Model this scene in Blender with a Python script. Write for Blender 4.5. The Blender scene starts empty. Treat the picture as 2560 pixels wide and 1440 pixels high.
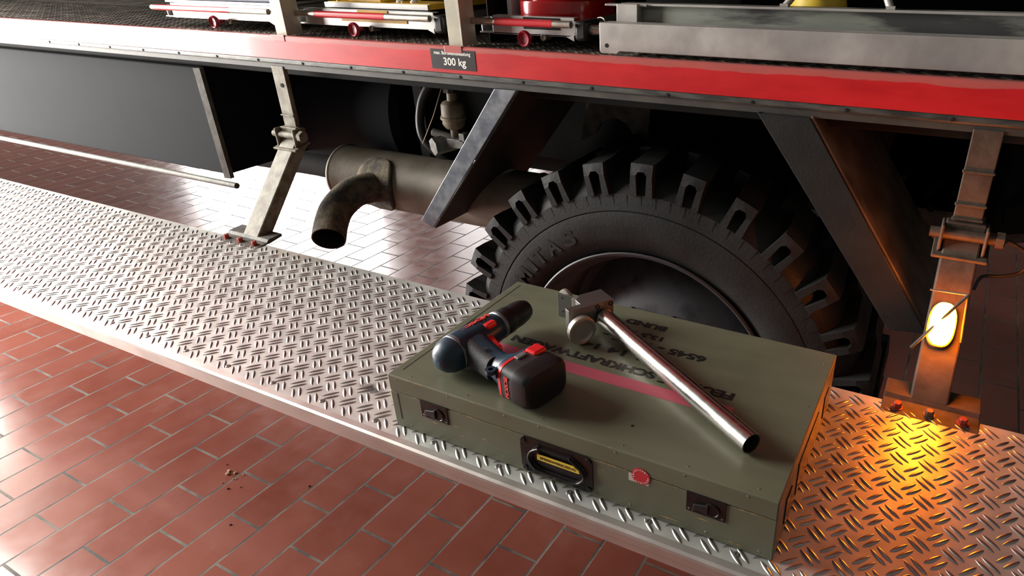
import bpy, bmesh, math, random
from mathutils import Vector, Matrix, Euler
random.seed(7)
PI = math.pi
scene = bpy.context.scene
COL = scene.collection

# ------------------------------------------------------------------ camera
cd = bpy.data.cameras.new('camera')
cam = bpy.data.objects.new('camera', cd)
COL.objects.link(cam)
cam.location = (0.0, -0.5208, 1.3760)
cam.rotation_euler = (1.0980, 0.0094, 0.4638)
cd.sensor_fit = 'HORIZONTAL'
cd.sensor_width = 36.0
cd.lens = 36.0 * 1659.76 / 2560.0
cd.shift_x = -(1550 - 1280) / 2560.0
cd.clip_start = 0.02
cd.clip_end = 200
scene.camera = cam

# ------------------------------------------------------------------ exposure, world, daylight
scene.view_settings.view_transform = 'Standard'
scene.view_settings.look = 'None'
scene.view_settings.gamma = 1.0
scene.view_settings.use_curve_mapping = False
scene.view_settings.exposure = 0.0

world = bpy.data.worlds.new('world')
scene.world = world
world.use_nodes = True
wn = world.node_tree
bg = wn.nodes['Background']
bg.inputs[0].default_value = (1.0, 0.95, 0.88, 1)
bg.inputs[1].default_value = 0.15

def area_light(name, loc, target, sx, sy, power, color=(1, 1, 1)):
    ld = bpy.data.lights.new(name, 'AREA')
    ld.shape = 'RECTANGLE'; ld.size = sx; ld.size_y = sy
    ld.energy = power; ld.color = color
    o = bpy.data.objects.new(name, ld); COL.objects.link(o)
    o.location = loc
    d = Vector(target) - Vector(loc)
    o.rotation_euler = d.to_track_quat('-Z', 'Y').to_euler()
    return o
# daylight through the glazed hall gates
area_light('daylight_gate_far', (-10.6, 6.9, 2.1), (-10.6, 0, 2.1), 4.6, 4.0, 1300, (1.0, 0.98, 0.97))
area_light('daylight_gate_near', (-5.8, 6.9, 2.1), (-5.8, 0, 2.1), 1.7, 4.0, 115, (1.0, 0.98, 0.97))
area_light('daylight_gate_side', (-4.32, -0.40, 1.70), (0, -0.40, 1.70), 1.85, 3.0, 540, (1.0, 0.97, 0.92))

# ------------------------------------------------------------------ materials
def new_mat(name):
    m = bpy.data.materials.new(name); m.use_nodes = True
    return m, m.node_tree, m.node_tree.nodes['Principled BSDF']
def N(nt, t, **kw):
    n = nt.nodes.new(t)
    for k, v in kw.items(): setattr(n, k, v)
    return n
def coords(nt, scale=(1, 1, 1), rot=(0, 0, 0), loc=(0, 0, 0)):
    tc = N(nt, 'ShaderNodeTexCoord'); mp = N(nt, 'ShaderNodeMapping')
    mp.inputs['Scale'].default_value = scale; mp.inputs['Rotation'].default_value = rot
    mp.inputs['Location'].default_value = loc
    nt.links.new(tc.outputs['Object'], mp.inputs['Vector'])
    return mp.outputs[0]
def noise(nt, vec, scale, detail=4, rough=0.55):
    n = N(nt, 'ShaderNodeTexNoise'); n.inputs['Scale'].default_value = scale
    n.inputs['Detail'].default_value = detail; n.inputs['Roughness'].default_value = rough
    nt.links.new(vec, n.inputs['Vector']); return n.outputs['Fac']
def ramp(nt, fac, stops):
    r = N(nt, 'ShaderNodeValToRGB'); e = r.color_ramp.elements
    while len(e) < len(stops): e.new(0.5)
    for el, (p, c) in zip(e, stops):
        el.position = p; el.color = (c, c, c, 1) if isinstance(c, (int, float)) else (*c, 1)
    nt.links.new(fac, r.inputs[0]); return r.outputs[0]
def mix(nt, fac, a, b):
    m = N(nt, 'ShaderNodeMix', data_type='RGBA')
    for s, v in ((0, fac), (6, a), (7, b)):
        if hasattr(v, 'is_linked') or hasattr(v, 'links'): nt.links.new(v, m.inputs[s])
        elif isinstance(v, (int, float)): m.inputs[s].default_value = v
        else: m.inputs[s].default_value = (*v, 1)
    return m.outputs[2]
def bump(nt, b, h, strength=0.3, dist=0.002):
    n = N(nt, 'ShaderNodeBump'); n.inputs['Strength'].default_value = strength
    n.inputs['Distance'].default_value = dist
    nt.links.new(h, n.inputs['Height']); nt.links.new(n.outputs[0], b.inputs['Normal'])
def mat(name, c, rough=0.5, metal=0.0, var=0.0, vscale=20, c2=None, bumps=0.0, bscale=200, spec=None, rvar=0.0, coat=0.0, vlo=0.38, vhi=0.62, stretch=(1, 1, 1)):
    m, nt, b = new_mat(name)
    b.inputs['Base Color'].default_value = (*c, 1)
    b.inputs['Roughness'].default_value = rough; b.inputs['Metallic'].default_value = metal
    if spec is not None: b.inputs['Specular IOR Level'].default_value = spec
    if coat: b.inputs['Coat Weight'].default_value = coat; b.inputs['Coat Roughness'].default_value = 0.15
    v = coords(nt, stretch)
    if c2 is None and var: c2 = tuple(x * (1 - var) for x in c)
    if c2 is not None:
        f = ramp(nt, noise(nt, v, vscale, 6), [(vlo, 0.0), (vhi, 1.0)])
        nt.links.new(mix(nt, f, c2, c), b.inputs['Base Color'])
    if rvar:
        f = ramp(nt, noise(nt, v, vscale * 1.7, 5), [(0.3, max(0.02, rough - rvar)), (0.7, min(1, rough + rvar))])
        nt.links.new(f, b.inputs['Roughness'])
    if bumps: bump(nt, b, noise(nt, v, bscale, 3), bumps)
    return m
def emis(name, c, s):
    m, nt, b = new_mat(name)
    b.inputs['Base Color'].default_value = (*c, 1)
    b.inputs['Emission Color'].default_value = (*c, 1); b.inputs['Emission Strength'].default_value = s
    return m

M = {}
M['alu'] = mat('tread_aluminium', (0.60, 0.58, 0.56), 0.36, 0.9, c2=(0.46, 0.44, 0.42), vscale=14, rvar=0.07, bumps=0.04, bscale=120)
def deck_material():
    m, nt, b = new_mat('platform_tread_plate')
    v = coords(nt)
    base = mix(nt, ramp(nt, noise(nt, v, 16, 7), [(0.35, 0.0), (0.65, 1.0)]), (0.64, 0.64, 0.60), (0.87, 0.875, 0.83))
    # brown soot stain by the exhaust and a black scuff beside the case: real marks with a place of their own
    def blob(loc, rad, rot=0.0):
        mp = coords(nt, (1 / rad[0], 1 / rad[1], 0.0), (0, 0, 0), (-loc[0] / rad[0], -loc[1] / rad[1], 0))
        ln = N(nt, 'ShaderNodeVectorMath', operation='LENGTH'); nt.links.new(mp, ln.inputs[0])
        ad = N(nt, 'ShaderNodeMath', operation='MULTIPLY_ADD')
        nt.links.new(noise(nt, v, 22, 6, 0.7), ad.inputs[0]); ad.inputs[1].default_value = 1.2; 
        nt.links.new(ln.outputs['Value'], ad.inputs[2])
        return ramp(nt, ad.outputs[0], [(0.70, 1.0), (1.0, 0.0)])
    st = blob((-1.31, 0.415), (0.26, 0.10))
    base = mix(nt, st, base, mix(nt, 0.35, base, (0.40, 0.24, 0.10)))
    sc = blob((-0.765, 0.085), (0.075, 0.034))
    base = mix(nt, sc, base, (0.10, 0.10, 0.10))
    nt.links.new(base, b.inputs['Base Color'])
    b.inputs['Metallic'].default_value = 0.62
    nt.links.new(ramp(nt, noise(nt, v, 30, 5), [(0.3, 0.34), (0.7, 0.48)]), b.inputs['Roughness'])
    bump(nt, b, noise(nt, v, 90, 4), 0.05, 0.001)
    return m
M['deck'] = deck_material()
M['bars'] = mat('raised_tread_bars', (0.58, 0.57, 0.54), 0.28, 0.92, var=0.25, vscale=30)
M['trim_alu'] = mat('extruded_aluminium', (0.62, 0.57, 0.53), 0.42, 0.75, var=0.15, vscale=9, rvar=0.08)
M['olive'] = None
M['galv'] = mat('galvanised_steel', (0.50, 0.475, 0.44), 0.5, 0.45, c2=(0.36, 0.335, 0.32), vscale=9, rvar=0.1, bumps=0.08, bscale=60)
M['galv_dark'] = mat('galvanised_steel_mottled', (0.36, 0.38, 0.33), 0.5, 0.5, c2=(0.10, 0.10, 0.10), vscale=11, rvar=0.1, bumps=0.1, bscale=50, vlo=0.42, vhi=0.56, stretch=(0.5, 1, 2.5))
M['cream_paint'] = mat('cream_painted_post', (0.52, 0.49, 0.38), 0.45, 0.0, c2=(0.42, 0.39, 0.30), vscale=25)
M['tray_alu'] = mat('tray_sheet_aluminium', (0.60, 0.59, 0.57), 0.42, 0.8, var=0.2, vscale=14)
M['steel_bar'] = mat('bare_steel_bar', (0.62, 0.58, 0.50), 0.33, 0.9, var=0.25, vscale=40)
M['red_band'] = mat('red_tape_band', (0.62, 0.03, 0.04), 0.35, coat=0.3)
M['knob_red'] = mat('dark_red_plastic', (0.30, 0.012, 0.03), 0.4, coat=0.2)
M['yellow'] = mat('yellow_paint', (0.72, 0.42, 0.03), 0.45, var=0.15, vscale=30)
M['black'] = mat('black_plastic', (0.012, 0.012, 0.013), 0.42)
M['black_metal'] = mat('black_lacquered_steel', (0.014, 0.012, 0.012), 0.3, 0.2, rvar=0.1)
M['dark'] = mat('grimy_black_chassis', (0.006, 0.0065, 0.007), 0.8, 0.0, c2=(0.011, 0.0105, 0.0095), vscale=12, bumps=0.3, bscale=60, spec=0.2)
M['dark_navy'] = mat('dark_painted_tank', (0.003, 0.005, 0.008), 0.85, var=0.3, vscale=8, spec=0.2)
M['grey_grime'] = mat('grimy_grey_steel', (0.12, 0.11, 0.095), 0.6, 0.3, c2=(0.06, 0.055, 0.045), vscale=30, bumps=0.3, bscale=90)
M['arm_paint'] = mat('dusty_grey_beige_paint', (0.22, 0.20, 0.15), 0.6, 0.1, c2=(0.11, 0.085, 0.055), vscale=35, bumps=0.2, bscale=120)
M['arm_brown'] = mat('dark_brown_paint', (0.085, 0.060, 0.042), 0.6, 0.1, c2=(0.05, 0.033, 0.022), vscale=30, bumps=0.2, bscale=120)  # right arm and its foot, a darker brown than the left arm
M['arm_dark'] = mat('dark_grimy_flange', (0.055, 0.048, 0.038), 0.6, 0.1, c2=(0.035, 0.03, 0.024), vscale=20)
M['rubber'] = mat('black_tyre_rubber', (0.014, 0.0145, 0.015), 0.55, 0.0, c2=(0.008, 0.008, 0.0078), spec=0.35, vscale=7, bumps=0.25, bscale=160, rvar=0.1)
M['rubber_ring'] = mat('rim_edge', (0.05, 0.05, 0.052), 0.35, 0.4)
M['wheel_paint'] = mat('worn_dark_wheel_paint', (0.030, 0.032, 0.036), 0.5, 0.2, c2=(0.10, 0.105, 0.115), vscale=16, vlo=0.5, vhi=0.75, bumps=0.2)
M['muffler'] = mat('brown_grey_muffler_steel', (0.20, 0.175, 0.14), 0.55, 0.25, c2=(0.13, 0.105, 0.075), vscale=10, bumps=0.15, bscale=80)
M['soot'] = mat('sooty_rusted_pipe', (0.13, 0.10, 0.06), 0.85, 0.0, c2=(0.03, 0.025, 0.018), vscale=34, bumps=0.8, bscale=180)
M['soot_black'] = mat('soot_black', (0.006, 0.006, 0.006), 0.9)
M['bracket'] = mat('worn_blue_grey_bracket', (0.20, 0.215, 0.235), 0.38, 0.35, c2=(0.09, 0.10, 0.125), vscale=26, rvar=0.1)
M['bracket_dark'] = mat('dark_grey_bracket', (0.015, 0.016, 0.016), 0.5, 0.0, c2=(0.010, 0.011, 0.011), spec=0.35, vscale=20, bumps=0.2, bscale=200)
M['guard_in'] = mat('mudguard_sheet_lit', (0.17, 0.14, 0.11), 0.42, 0.1, c2=(0.09, 0.075, 0.06), vscale=15)  # right sheet, colour lightened to bring out the lamp's glow
M['bolt_red'] = mat('red_marked_bolt', (0.32, 0.045, 0.03), 0.5, 0.2)
M['rust_bolt'] = mat('rusty_bolt', (0.20, 0.12, 0.07), 0.6, 0.4)
M['valve_beige'] = mat('dusty_beige_valve_body', (0.20, 0.155, 0.10), 0.6, c2=(0.13, 0.10, 0.065), vscale=40)
M['valve_grey'] = mat('dirty_cast_aluminium', (0.20, 0.195, 0.18), 0.5, 0.5, var=0.4, vscale=60)
M['white'] = mat('white_print', (0.80, 0.78, 0.72), 0.5)
M['sign_black'] = mat('black_sticker', (0.016, 0.013, 0.013), 0.35)
M['stencil'] = mat('black_stencil_paint', (0.008, 0.008, 0.008), 0.55)
M['label_yellow'] = mat('yellow_label', (0.85, 0.60, 0.06), 0.5)
M['sticker_red'] = mat('red_sticker', (0.55, 0.03, 0.04), 0.4)
M['sticker_white'] = mat('pale_sticker_paper', (0.50, 0.46, 0.44), 0.6)
M['drill_blue'] = mat('petrol_blue_plastic', (0.010, 0.030, 0.052), 0.36, c2=(0.014, 0.042, 0.068), vscale=40)
M['drill_grip'] = mat('dark_rubber_grip', (0.022, 0.023, 0.027), 0.6, bumps=0.5, bscale=900)
M['drill_red'] = mat('red_plastic', (0.72, 0.015, 0.018), 0.32)
M['drill_red_dark'] = mat('red_lettering', (0.60, 0.05, 0.04), 0.4)
M['silver_plastic'] = mat('silver_ring', (0.30, 0.33, 0.34), 0.35, 0.6)
M['battery_grey'] = mat('battery_dark_grey_plastic', (0.030, 0.030, 0.032), 0.45)
M['tool_alu'] = mat('milled_aluminium', (0.24, 0.235, 0.22), 0.42, 0.9, var=0.1, vscale=40, stretch=(1, 8, 1))
M['tool_knob'] = mat('turned_aluminium_knob', (0.50, 0.48, 0.42), 0.42, 0.8, var=0.06, vscale=60)
M['steel'] = mat('polished_steel_tube', (0.56, 0.54, 0.50), 0.25, 1.0, rvar=0.04, vscale=60)
M['steel_rivet'] = mat('steel_rivet', (0.33, 0.31, 0.29), 0.4, 0.8)
M['canister_red'] = mat('glossy_red_canister', (0.42, 0.010, 0.012), 0.22, coat=0.6)
M['canister_white'] = mat('white_canister_side', (0.72, 0.72, 0.74), 0.4)
M['navy'] = mat('navy_blue_plastic', (0.015, 0.018, 0.07), 0.5)
M['plaster'] = mat('hall_plaster', (0.55, 0.52, 0.47), 0.8, var=0.08, vscale=2)
M['gate_frame'] = mat('gate_frame_paint', (0.35, 0.05, 0.04), 0.5)
M['cable'] = mat('black_cable', (0.02, 0.018, 0.016), 0.5)
M['crumb'] = mat('dried_mud', (0.50, 0.36, 0.24), 0.9)
M['crumb_dark'] = mat('dark_grit', (0.10, 0.035, 0.025), 0.9)
M['cab_red'] = mat('truck_body_red', (0.42, 0.012, 0.012), 0.3, coat=0.4)
M['lamp'] = emis('glowing_amber_lens', (1.0, 0.20, 0.007), 150.0)
M['lamp_base'] = mat('amber_plastic', (0.7, 0.25, 0.02), 0.3)

def red_sill_material():
    m, nt, b = new_mat('worn_red_sill_paint')
    v = coords(nt)
    red = mix(nt, ramp(nt, noise(nt, coords(nt, (1.5, 1, 6)), 5, 5), [(0.35, 0.0), (0.7, 1.0)]), (0.46, 0.008, 0.012), (0.60, 0.018, 0.022))
    # dusty scuffed band along the top edge
    sep = N(nt, 'ShaderNodeSeparateXYZ'); nt.links.new(v, sep.inputs[0])
    mr = N(nt, 'ShaderNodeMapRange'); mr.inputs[1].default_value = 1.186; mr.inputs[2].default_value = 1.196
    nt.links.new(sep.outputs[2], mr.inputs[0])
    ad = N(nt, 'ShaderNodeMath', operation='MULTIPLY_ADD'); nt.links.new(noise(nt, coords(nt, (1, 1, 4)), 9, 7, 0.6), ad.inputs[0])
    ad.inputs[1].default_value = 1.6; nt.links.new(mr.outputs[0], ad.inputs[2])
    f = ramp(nt, ad.outputs[0], [(0.0, 0.0), (1.0, 1.0)])
    th = N(nt, 'ShaderNodeMapRange'); th.inputs[1].default_value = 1.15; th.inputs[2].default_value = 1.35
    nt.links.new(ad.outputs[0], th.inputs[0])
    col = mix(nt, th.outputs[0], red, mix(nt, 0.45, red, (0.36, 0.20, 0.17)))
    nt.links.new(col, b.inputs['Base Color'])
    b.inputs['Roughness'].default_value = 0.40
    b.inputs['Specular IOR Level'].default_value = 0.35
    b.inputs['Coat Weight'].default_value = 0.35; b.inputs['Coat Roughness'].default_value = 0.10
    bump(nt, b, noise(nt, coords(nt, (1, 1, 3)), 7, 3), 0.12, 0.006)
    return m
M['red_sill'] = red_sill_material()

def olive_material():
    m, nt, b = new_mat('olive_case_paint')
    v = coords(nt)
    base = mix(nt, ramp(nt, noise(nt, coords(nt, (1, 3, 1)), 7, 4), [(0.35, 0.0), (0.65, 1.0)]), (0.120, 0.124, 0.080), (0.150, 0.155, 0.102))
    nt.links.new(base, b.inputs['Base Color'])
    nt.links.new(ramp(nt, noise(nt, v, 20, 5), [(0.3, 0.36), (0.7, 0.50)]), b.inputs['Roughness'])
    bump(nt, b, noise(nt, coords(nt, (1, 6, 1)), 110, 3), 0.08, 0.001)
    return m
M['olive'] = olive_material()
def scratch_material():
    m, nt, b = new_mat('bare_wood_scratch')
    f = ramp(nt, noise(nt, coords(nt, (1, 1, 1)), 130, 3), [(0.45, 0.0), (0.55, 1.0)])
    nt.links.new(mix(nt, f, (0.22, 0.15, 0.07), (0.55, 0.34, 0.13)), b.inputs['Base Color'])
    b.inputs['Roughness'].default_value = 0.8
    return m
M['scratch'] = scratch_material()

def floor_material():
    m, nt, b = new_mat('quarry_tile_floor')
    # long tile axis runs away from the step (+Y); half bond; 0.25 x 0.12 m module
    tc = N(nt, 'ShaderNodeTexCoord'); mp = N(nt, 'ShaderNodeMapping')
    mp.vector_type = 'TEXTURE'
    mp.inputs['Location'].default_value = (FLX, FLY, 0)
    mp.inputs['Rotation'].default_value = (0, 0, math.radians(88.9))
    nt.links.new(tc.outputs['Object'], mp.inputs['Vector'])
    br = N(nt, 'ShaderNodeTexBrick')
    br.offset = 0.5; br.offset_frequency = 2; br.squash = 1.0
    br.inputs['Scale'].default_value = 1.0
    br.inputs['Brick Width'].default_value = 0.25
    br.inputs['Row Height'].default_value = 0.12
    br.inputs['Mortar Size'].default_value = 0.0036
    br.inputs['Mortar Smooth'].default_value = 0.15
    br.inputs['Bias'].default_value = 0.0
    br.inputs['Color1'].default_value = (0.0, 0.0, 0.0, 1); br.inputs['Color2'].default_value = (1, 1, 1, 1)
    br.inputs['Mortar'].default_value = (0.5, 0.5, 0.5, 1)
    nt.links.new(mp.outputs[0], br.inputs['Vector'])
    v = coords(nt)
    tile = mix(nt, br.outputs['Color'], (0.170, 0.043, 0.028), (0.225, 0.064, 0.043))
    tile = mix(nt, ramp(nt, noise(nt, v, 6, 8, 0.62), [(0.3, 0.0), (0.75, 1.0)]), tile, (0.245, 0.080, 0.056))
    dust = ramp(nt, noise(nt, v, 3.1, 9, 0.7), [(0.60, 0.0), (0.78, 0.35)])
    tile = mix(nt, dust, tile, (0.36, 0.22, 0.17))
    mort = mix(nt, ramp(nt, noise(nt, v, 9, 5), [(0.4, 0.0), (0.6, 1.0)]), (0.04, 0.035, 0.03), (0.15, 0.125, 0.10))
    col = mix(nt, br.outputs['Fac'], tile, mort)
    nt.links.new(col, b.inputs['Base Color'])
    r = mix(nt, br.outputs['Fac'], ramp(nt, noise(nt, v, 14, 6), [(0.3, 0.17), (0.75, 0.27)]), (0.85, 0.85, 0.85))
    nt.links.new(r, b.inputs['Roughness'])
    h = N(nt, 'ShaderNodeMath', operation='SUBTRACT'); h.inputs[0].default_value = 1.0
    nt.links.new(br.outputs['Fac'], h.inputs[1])
    bump(nt, b, h.outputs[0], 0.7, 0.003)
    b.inputs['Specular IOR Level'].default_value = 0.6
    return m
FLX, FLY = 0.0, 0.0
FLX, FLY = -1.7033, -0.4259     # lattice origin measured on the floor
M['floor'] = floor_material()

# ------------------------------------------------------------------ mesh helpers
class MB:
    def __init__(s): s.v = []; s.f = []; s.m = []; s.sm = []
    def add(s, vs, fs, mi=0, smooth=False):
        o = len(s.v); s.v += [tuple(v) for v in vs]
        for f in fs: s.f.append([i + o for i in f]); s.m.append(mi); s.sm.append(smooth)
    def box(s, c, d, rot=None, mi=0):
        R = rot if rot is not None else Matrix.Identity(3)
        c = Vector(c)
        vs = [c + R @ Vector((x * d[0] / 2, y * d[1] / 2, z * d[2] / 2)) for x in (-1, 1) for y in (-1, 1) for z in (-1, 1)]
        s.add(vs, [(0, 1, 3, 2), (4, 6, 7, 5), (0, 4, 5, 1), (2, 3, 7, 6), (0, 2, 6, 4), (1, 5, 7, 3)], mi)
    def bb(s, lo, hi, mi=0):
        s.box([(a + b) / 2 for a, b in zip(lo, hi)], [b - a for a, b in zip(lo, hi)], None, mi)
    def prism(s, poly, ext, mi=0):
        """closed polygon of 3D points pushed along ext"""
        n = len(poly); e = Vector(ext); P = [Vector(p) for p in poly]
        vs = P + [p + e for p in P]
        fs = [tuple(range(n))[::-1], tuple(range(n, 2 * n))] + [(i, (i + 1) % n, (i + 1) % n + n, i + n) for i in range(n)]
        s.add(vs, fs, mi)
    def lathe(s, prof, o, axis, seg=32, mi=0, smooth=True, close=False, up=None):
        a = Vector(axis).normalized(); t = Vector(up) if up else (Vector((0, 0, 1)) if abs(a.z) < 0.9 else Vector((1, 0, 0)))
        u = (t - a * t.dot(a)).normalized(); w = a.cross(u); o = Vector(o)
        vs = []; n = len(prof)
        for k in range(seg):
            th = 2 * PI * k / seg
            for r, h in prof: vs.append(o + a * h + (u * math.cos(th) + w * math.sin(th)) * r)
        fs = []
        for k in range(seg):
            k2 = (k + 1) % seg
            for i in range(n - 1): fs.append((k * n + i, k2 * n + i, k2 * n + i + 1, k * n + i + 1))
            if close: fs.append((k * n + n - 1, k2 * n + n - 1, k2 * n, k * n))
        s.add(vs, fs, mi, smooth)
    def cyl(s, a, b, r, seg=24, mi=0, r2=None):
        a = Vector(a); b = Vector(b); L = (b - a).length; r2 = r if r2 is None else r2
        s.lathe([(0, 0), (r, 0)], a, b - a, seg, mi, False)
        s.lathe([(r, 0), (r2, L)], a, b - a, seg, mi, True)
        s.lathe([(r2, L), (0, L)], a, b - a, seg, mi, False)
    def sweep(s, pts, r, seg=12, mi=0, caps=True, flat=None):
        P = [Vector(p) for p in pts]; rs = r if isinstance(r, (list, tuple)) else [r] * len(P)
        T = [(P[min(i + 1, len(P) - 1)] - P[max(i - 1, 0)]).normalized() for i in range(len(P))]
        u = T[0].orthogonal().normalized(); vs = []
        for i, p in enumerate(P):
            u = (u - T[i] * u.dot(T[i])).normalized(); w = T[i].cross(u)
            for k in range(seg):
                th = 2 * PI * k / seg; vs.append(p + (u * math.cos(th) + w * math.sin(th)) * rs[i])
        fs = [(i * seg + k, i * seg + (k + 1) % seg, (i + 1) * seg + (k + 1) % seg, (i + 1) * seg + k) for i in range(len(P) - 1) for k in range(seg)]
        s.add(vs, fs, mi, True)
        if caps:
            s.add(vs[:seg], [tuple(range(seg))[::-1]], mi); s.add(vs[-seg:], [tuple(range(seg))], mi)
    def loft(s, secs, mi=0, smooth=True, caps=True):
        """sections with the same number of points each"""
        n = len(secs[0]); vs = [p for sc in secs for p in sc]
        fs = [(i * n + k, i * n + (k + 1) % n, (i + 1) * n + (k + 1) % n, (i + 1) * n + k) for i in range(len(secs) - 1) for k in range(n)]
        s.add(vs, fs, mi, smooth)
        if caps:
            s.add(secs[0], [tuple(range(n))[::-1]], mi); s.add(secs[-1], [tuple(range(n))], mi)
    def xform(s, mtx, start=0):
        for i in range(start, len(s.v)): s.v[i] = tuple(mtx @ Vector(s.v[i]))
    def merge_mesh(s, me, mtx, mi=0):
        s.add([mtx @ v.co for v in me.vertices], [tuple(p.vertices) for p in me.polygons], mi)

def obj(name, mb, mats, parent=None, bevel=0.0, seg=2, weld=False, auto=True):
    me = bpy.data.meshes.new(name)
    me.from_pydata(mb.v, [], mb.f)
    if not isinstance(mats, (list, tuple)): mats = [mats]
    for m in mats: me.materials.append(m)
    me.polygons.foreach_set('material_index', mb.m)
    me.polygons.foreach_set('use_smooth', mb.sm)
    bm = bmesh.new(); bm.from_mesh(me)
    if weld or bevel: bmesh.ops.remove_doubles(bm, verts=bm.verts, dist=1e-5)
    bmesh.ops.recalc_face_normals(bm, faces=bm.faces)
    bm.to_mesh(me); bm.free()
    me.update()
    if any(mb.sm): me.set_sharp_from_angle(angle=math.radians(42))
    o = bpy.data.objects.new(name, me); COL.objects.link(o)
    if bevel:
        b = o.modifiers.new('bevel', 'BEVEL'); b.width = bevel; b.segments = seg; b.limit_method = 'ANGLE'; b.angle_limit = math.radians(40)
    if parent is not None: adopt(o, parent)
    return o
ROOT_INV = {}
def adopt(o, parent):
    o.parent = parent
    if parent.name in ROOT_INV: o.matrix_parent_inverse = ROOT_INV[parent.name]
def thing(name, loc, label, cat, group=None):
    o = bpy.data.objects.new(name, None); COL.objects.link(o)
    o.location = loc; o.empty_display_size = 0.05
    ROOT_INV[o.name] = Matrix.Translation(-Vector(loc))
    tag(o, label, cat, group); return o
def tag(o, label, cat, group=None):
    o['label'] = label; o['category'] = cat
    if group: o['group'] = group
    return o
def struct(name, mb, m):
    o = obj(name, mb, m); o['kind'] = 'structure'; return o

def text_mesh(s, size, ext=0.0002, bold=0.0, xs=1.0, align='CENTER', space=1.0, shear=0.0, res=4):
    c = bpy.data.curves.new('txt', 'FONT'); c.body = s; c.size = size; c.extrude = ext
    c.offset = bold; c.align_x = align; c.align_y = 'BOTTOM_BASELINE' if False else 'CENTER'
    c.space_character = space; c.shear = shear; c.resolution_u = res
    o = bpy.data.objects.new('txt', c); COL.objects.link(o)
    bpy.context.view_layer.update()
    me = bpy.data.meshes.new_from_object(o.evaluated_get(bpy.context.evaluated_depsgraph_get()))
    bpy.data.objects.remove(o)
    # recentre vertically and horizontally as asked, scale x
    ys = [v.co.y for v in me.vertices]; xv = [v.co.x for v in me.vertices]
    cy = (min(ys) + max(ys)) / 2
    cx = (min(xv) + max(xv)) / 2 if align == 'CENTER' else min(xv)
    for v in me.vertices: v.co.y -= cy; v.co.x = (v.co.x - cx) * xs
    return me
def fit_text(mb, s, o, ux, uy, w, h, mi=0, ext=0.0003, bold=0.0):
    """text scaled to width w and height h, centre o, written along ux with uy up"""
    me = text_mesh(s, 1.0, 0.0, bold)
    xs = [v.co.x for v in me.vertices]; ys = [v.co.y for v in me.vertices]
    W = max(xs) - min(xs); H = max(ys) - min(ys)
    ux = Vector(ux).normalized(); uy = Vector(uy).normalized(); uz = ux.cross(uy)
    vs = [Vector(o) + ux * (v.co.x * w / W) + uy * (v.co.y * h / H) + uz * ext for v in me.vertices]
    mb.add(vs, [tuple(p.vertices) for p in me.polygons], mi)
def thick_text(mb, s, o, ux, uy, w, h, depth, mi=0, bold=0.0):
    me = text_mesh(s, 1.0, 0.05, bold)
    xs = [v.co.x for v in me.vertices]; ys = [v.co.y for v in me.vertices]
    W = max(xs) - min(xs); H = max(ys) - min(ys)
    ux = Vector(ux).normalized(); uy = Vector(uy).normalized(); uz = ux.cross(uy)
    vs = [Vector(o) + ux * (v.co.x * w / W) + uy * (v.co.y * h / H) + uz * (v.co.z / 0.05 * depth) for v in me.vertices]
    mb.add(vs, [tuple(p.vertices) for p in me.polygons], mi)

def tread_bars(mb, x0, x1, y0, y1, z, mi=0, keep=None):
    """pairs of lens shaped bars alternating at about +-45 degrees"""
    P = 0.0368; L = 0.0285; W = 0.0056; H = 0.0017; S = 0.0048
    bx, by = -0.9346, 0.2460
    def lens(cx, cy, ang):
        c, s_ = math.cos(ang), math.sin(ang); vs = []; n = 8
        for i in range(n + 1):
            t = -1 + 2 * i / n; w = W / 2 * (1 - t * t) ** 0.75 + 1e-5; h = H * (1 - t * t) ** 0.6
            for q, hh in ((-1, 0), (-0.6, 0.75), (0, 1), (0.6, 0.75), (1, 0)):
                a = t * L / 2; b = q * w
                vs.append((cx + a * c - b * s_, cy + a * s_ + b * c, z - 0.0002 + h * hh))
        fs = [(i * 5 + k, i * 5 + k + 1, i * 5 + k + 6, i * 5 + k + 5) for i in range(n) for k in range(4)]
        mb.add(vs, fs, mi, True)
    i0 = int((x0 - bx) / P) - 1; i1 = int((x1 - bx) / P) + 1
    j0 = int((y0 - by) / P) - 1; j1 = int((y1 - by) / P) + 1
    for i in range(i0, i1 + 1):
        for j in range(j0, j1 + 1):
            for (ox, oy, ang) in ((0, 0, math.radians(-42)), (P / 2 + 0.002, -P / 2 - 0.001, math.radians(48))):
                cx = bx + i * P + ox; cy = by + j * P + oy
                for sgn in (-1, 1):
                    px = cx - math.sin(ang) * S * sgn; py = cy + math.cos(ang) * S * sgn
                    if x0 < px < x1 and y0 < py < y1: lens(px, py, ang)

# ------------------------------------------------------------------ setting: hall
b = MB(); b.add([(-13.2, -6, 0), (8, -6, 0), (8, 7, 0), (-13.2, 7, 0), (-13.2, -6, -0.1), (8, -6, -0.1), (8, 7, -0.1), (-13.2, 7, -0.1)],
                [(0, 1, 2, 3), (7, 6, 5, 4), (0, 4, 5, 1), (1, 5, 6, 2), (2, 6, 7, 3), (3, 7, 4, 0)])
struct('floor', b, M['floor'])
b = MB()
b.bb((-13.2, 7.0, 0), (-12.9, 7.3, 5)); b.bb((-8.3, 7.0, 0), (-6.7, 7.3, 5)); b.bb((-4.9, 7.0, 0), (8, 7.3, 5))
b.bb((-12.9, 7.0, 4.1), (-8.3, 7.3, 5)); b.bb((-6.7, 7.0, 4.1), (-4.9, 7.3, 5))
struct('wall_back', b, M['plaster'])
b = MB()
b.bb((-4.7, -6, 0), (-4.36, -1.34, 5)); b.bb((-4.7, -1.34, 3.25), (-4.36, 0.56, 5)); b.bb((-4.7, -1.34, 0), (-4.36, 0.56, 0.15))
struct('wall_left', b, M['plaster'])
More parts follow.
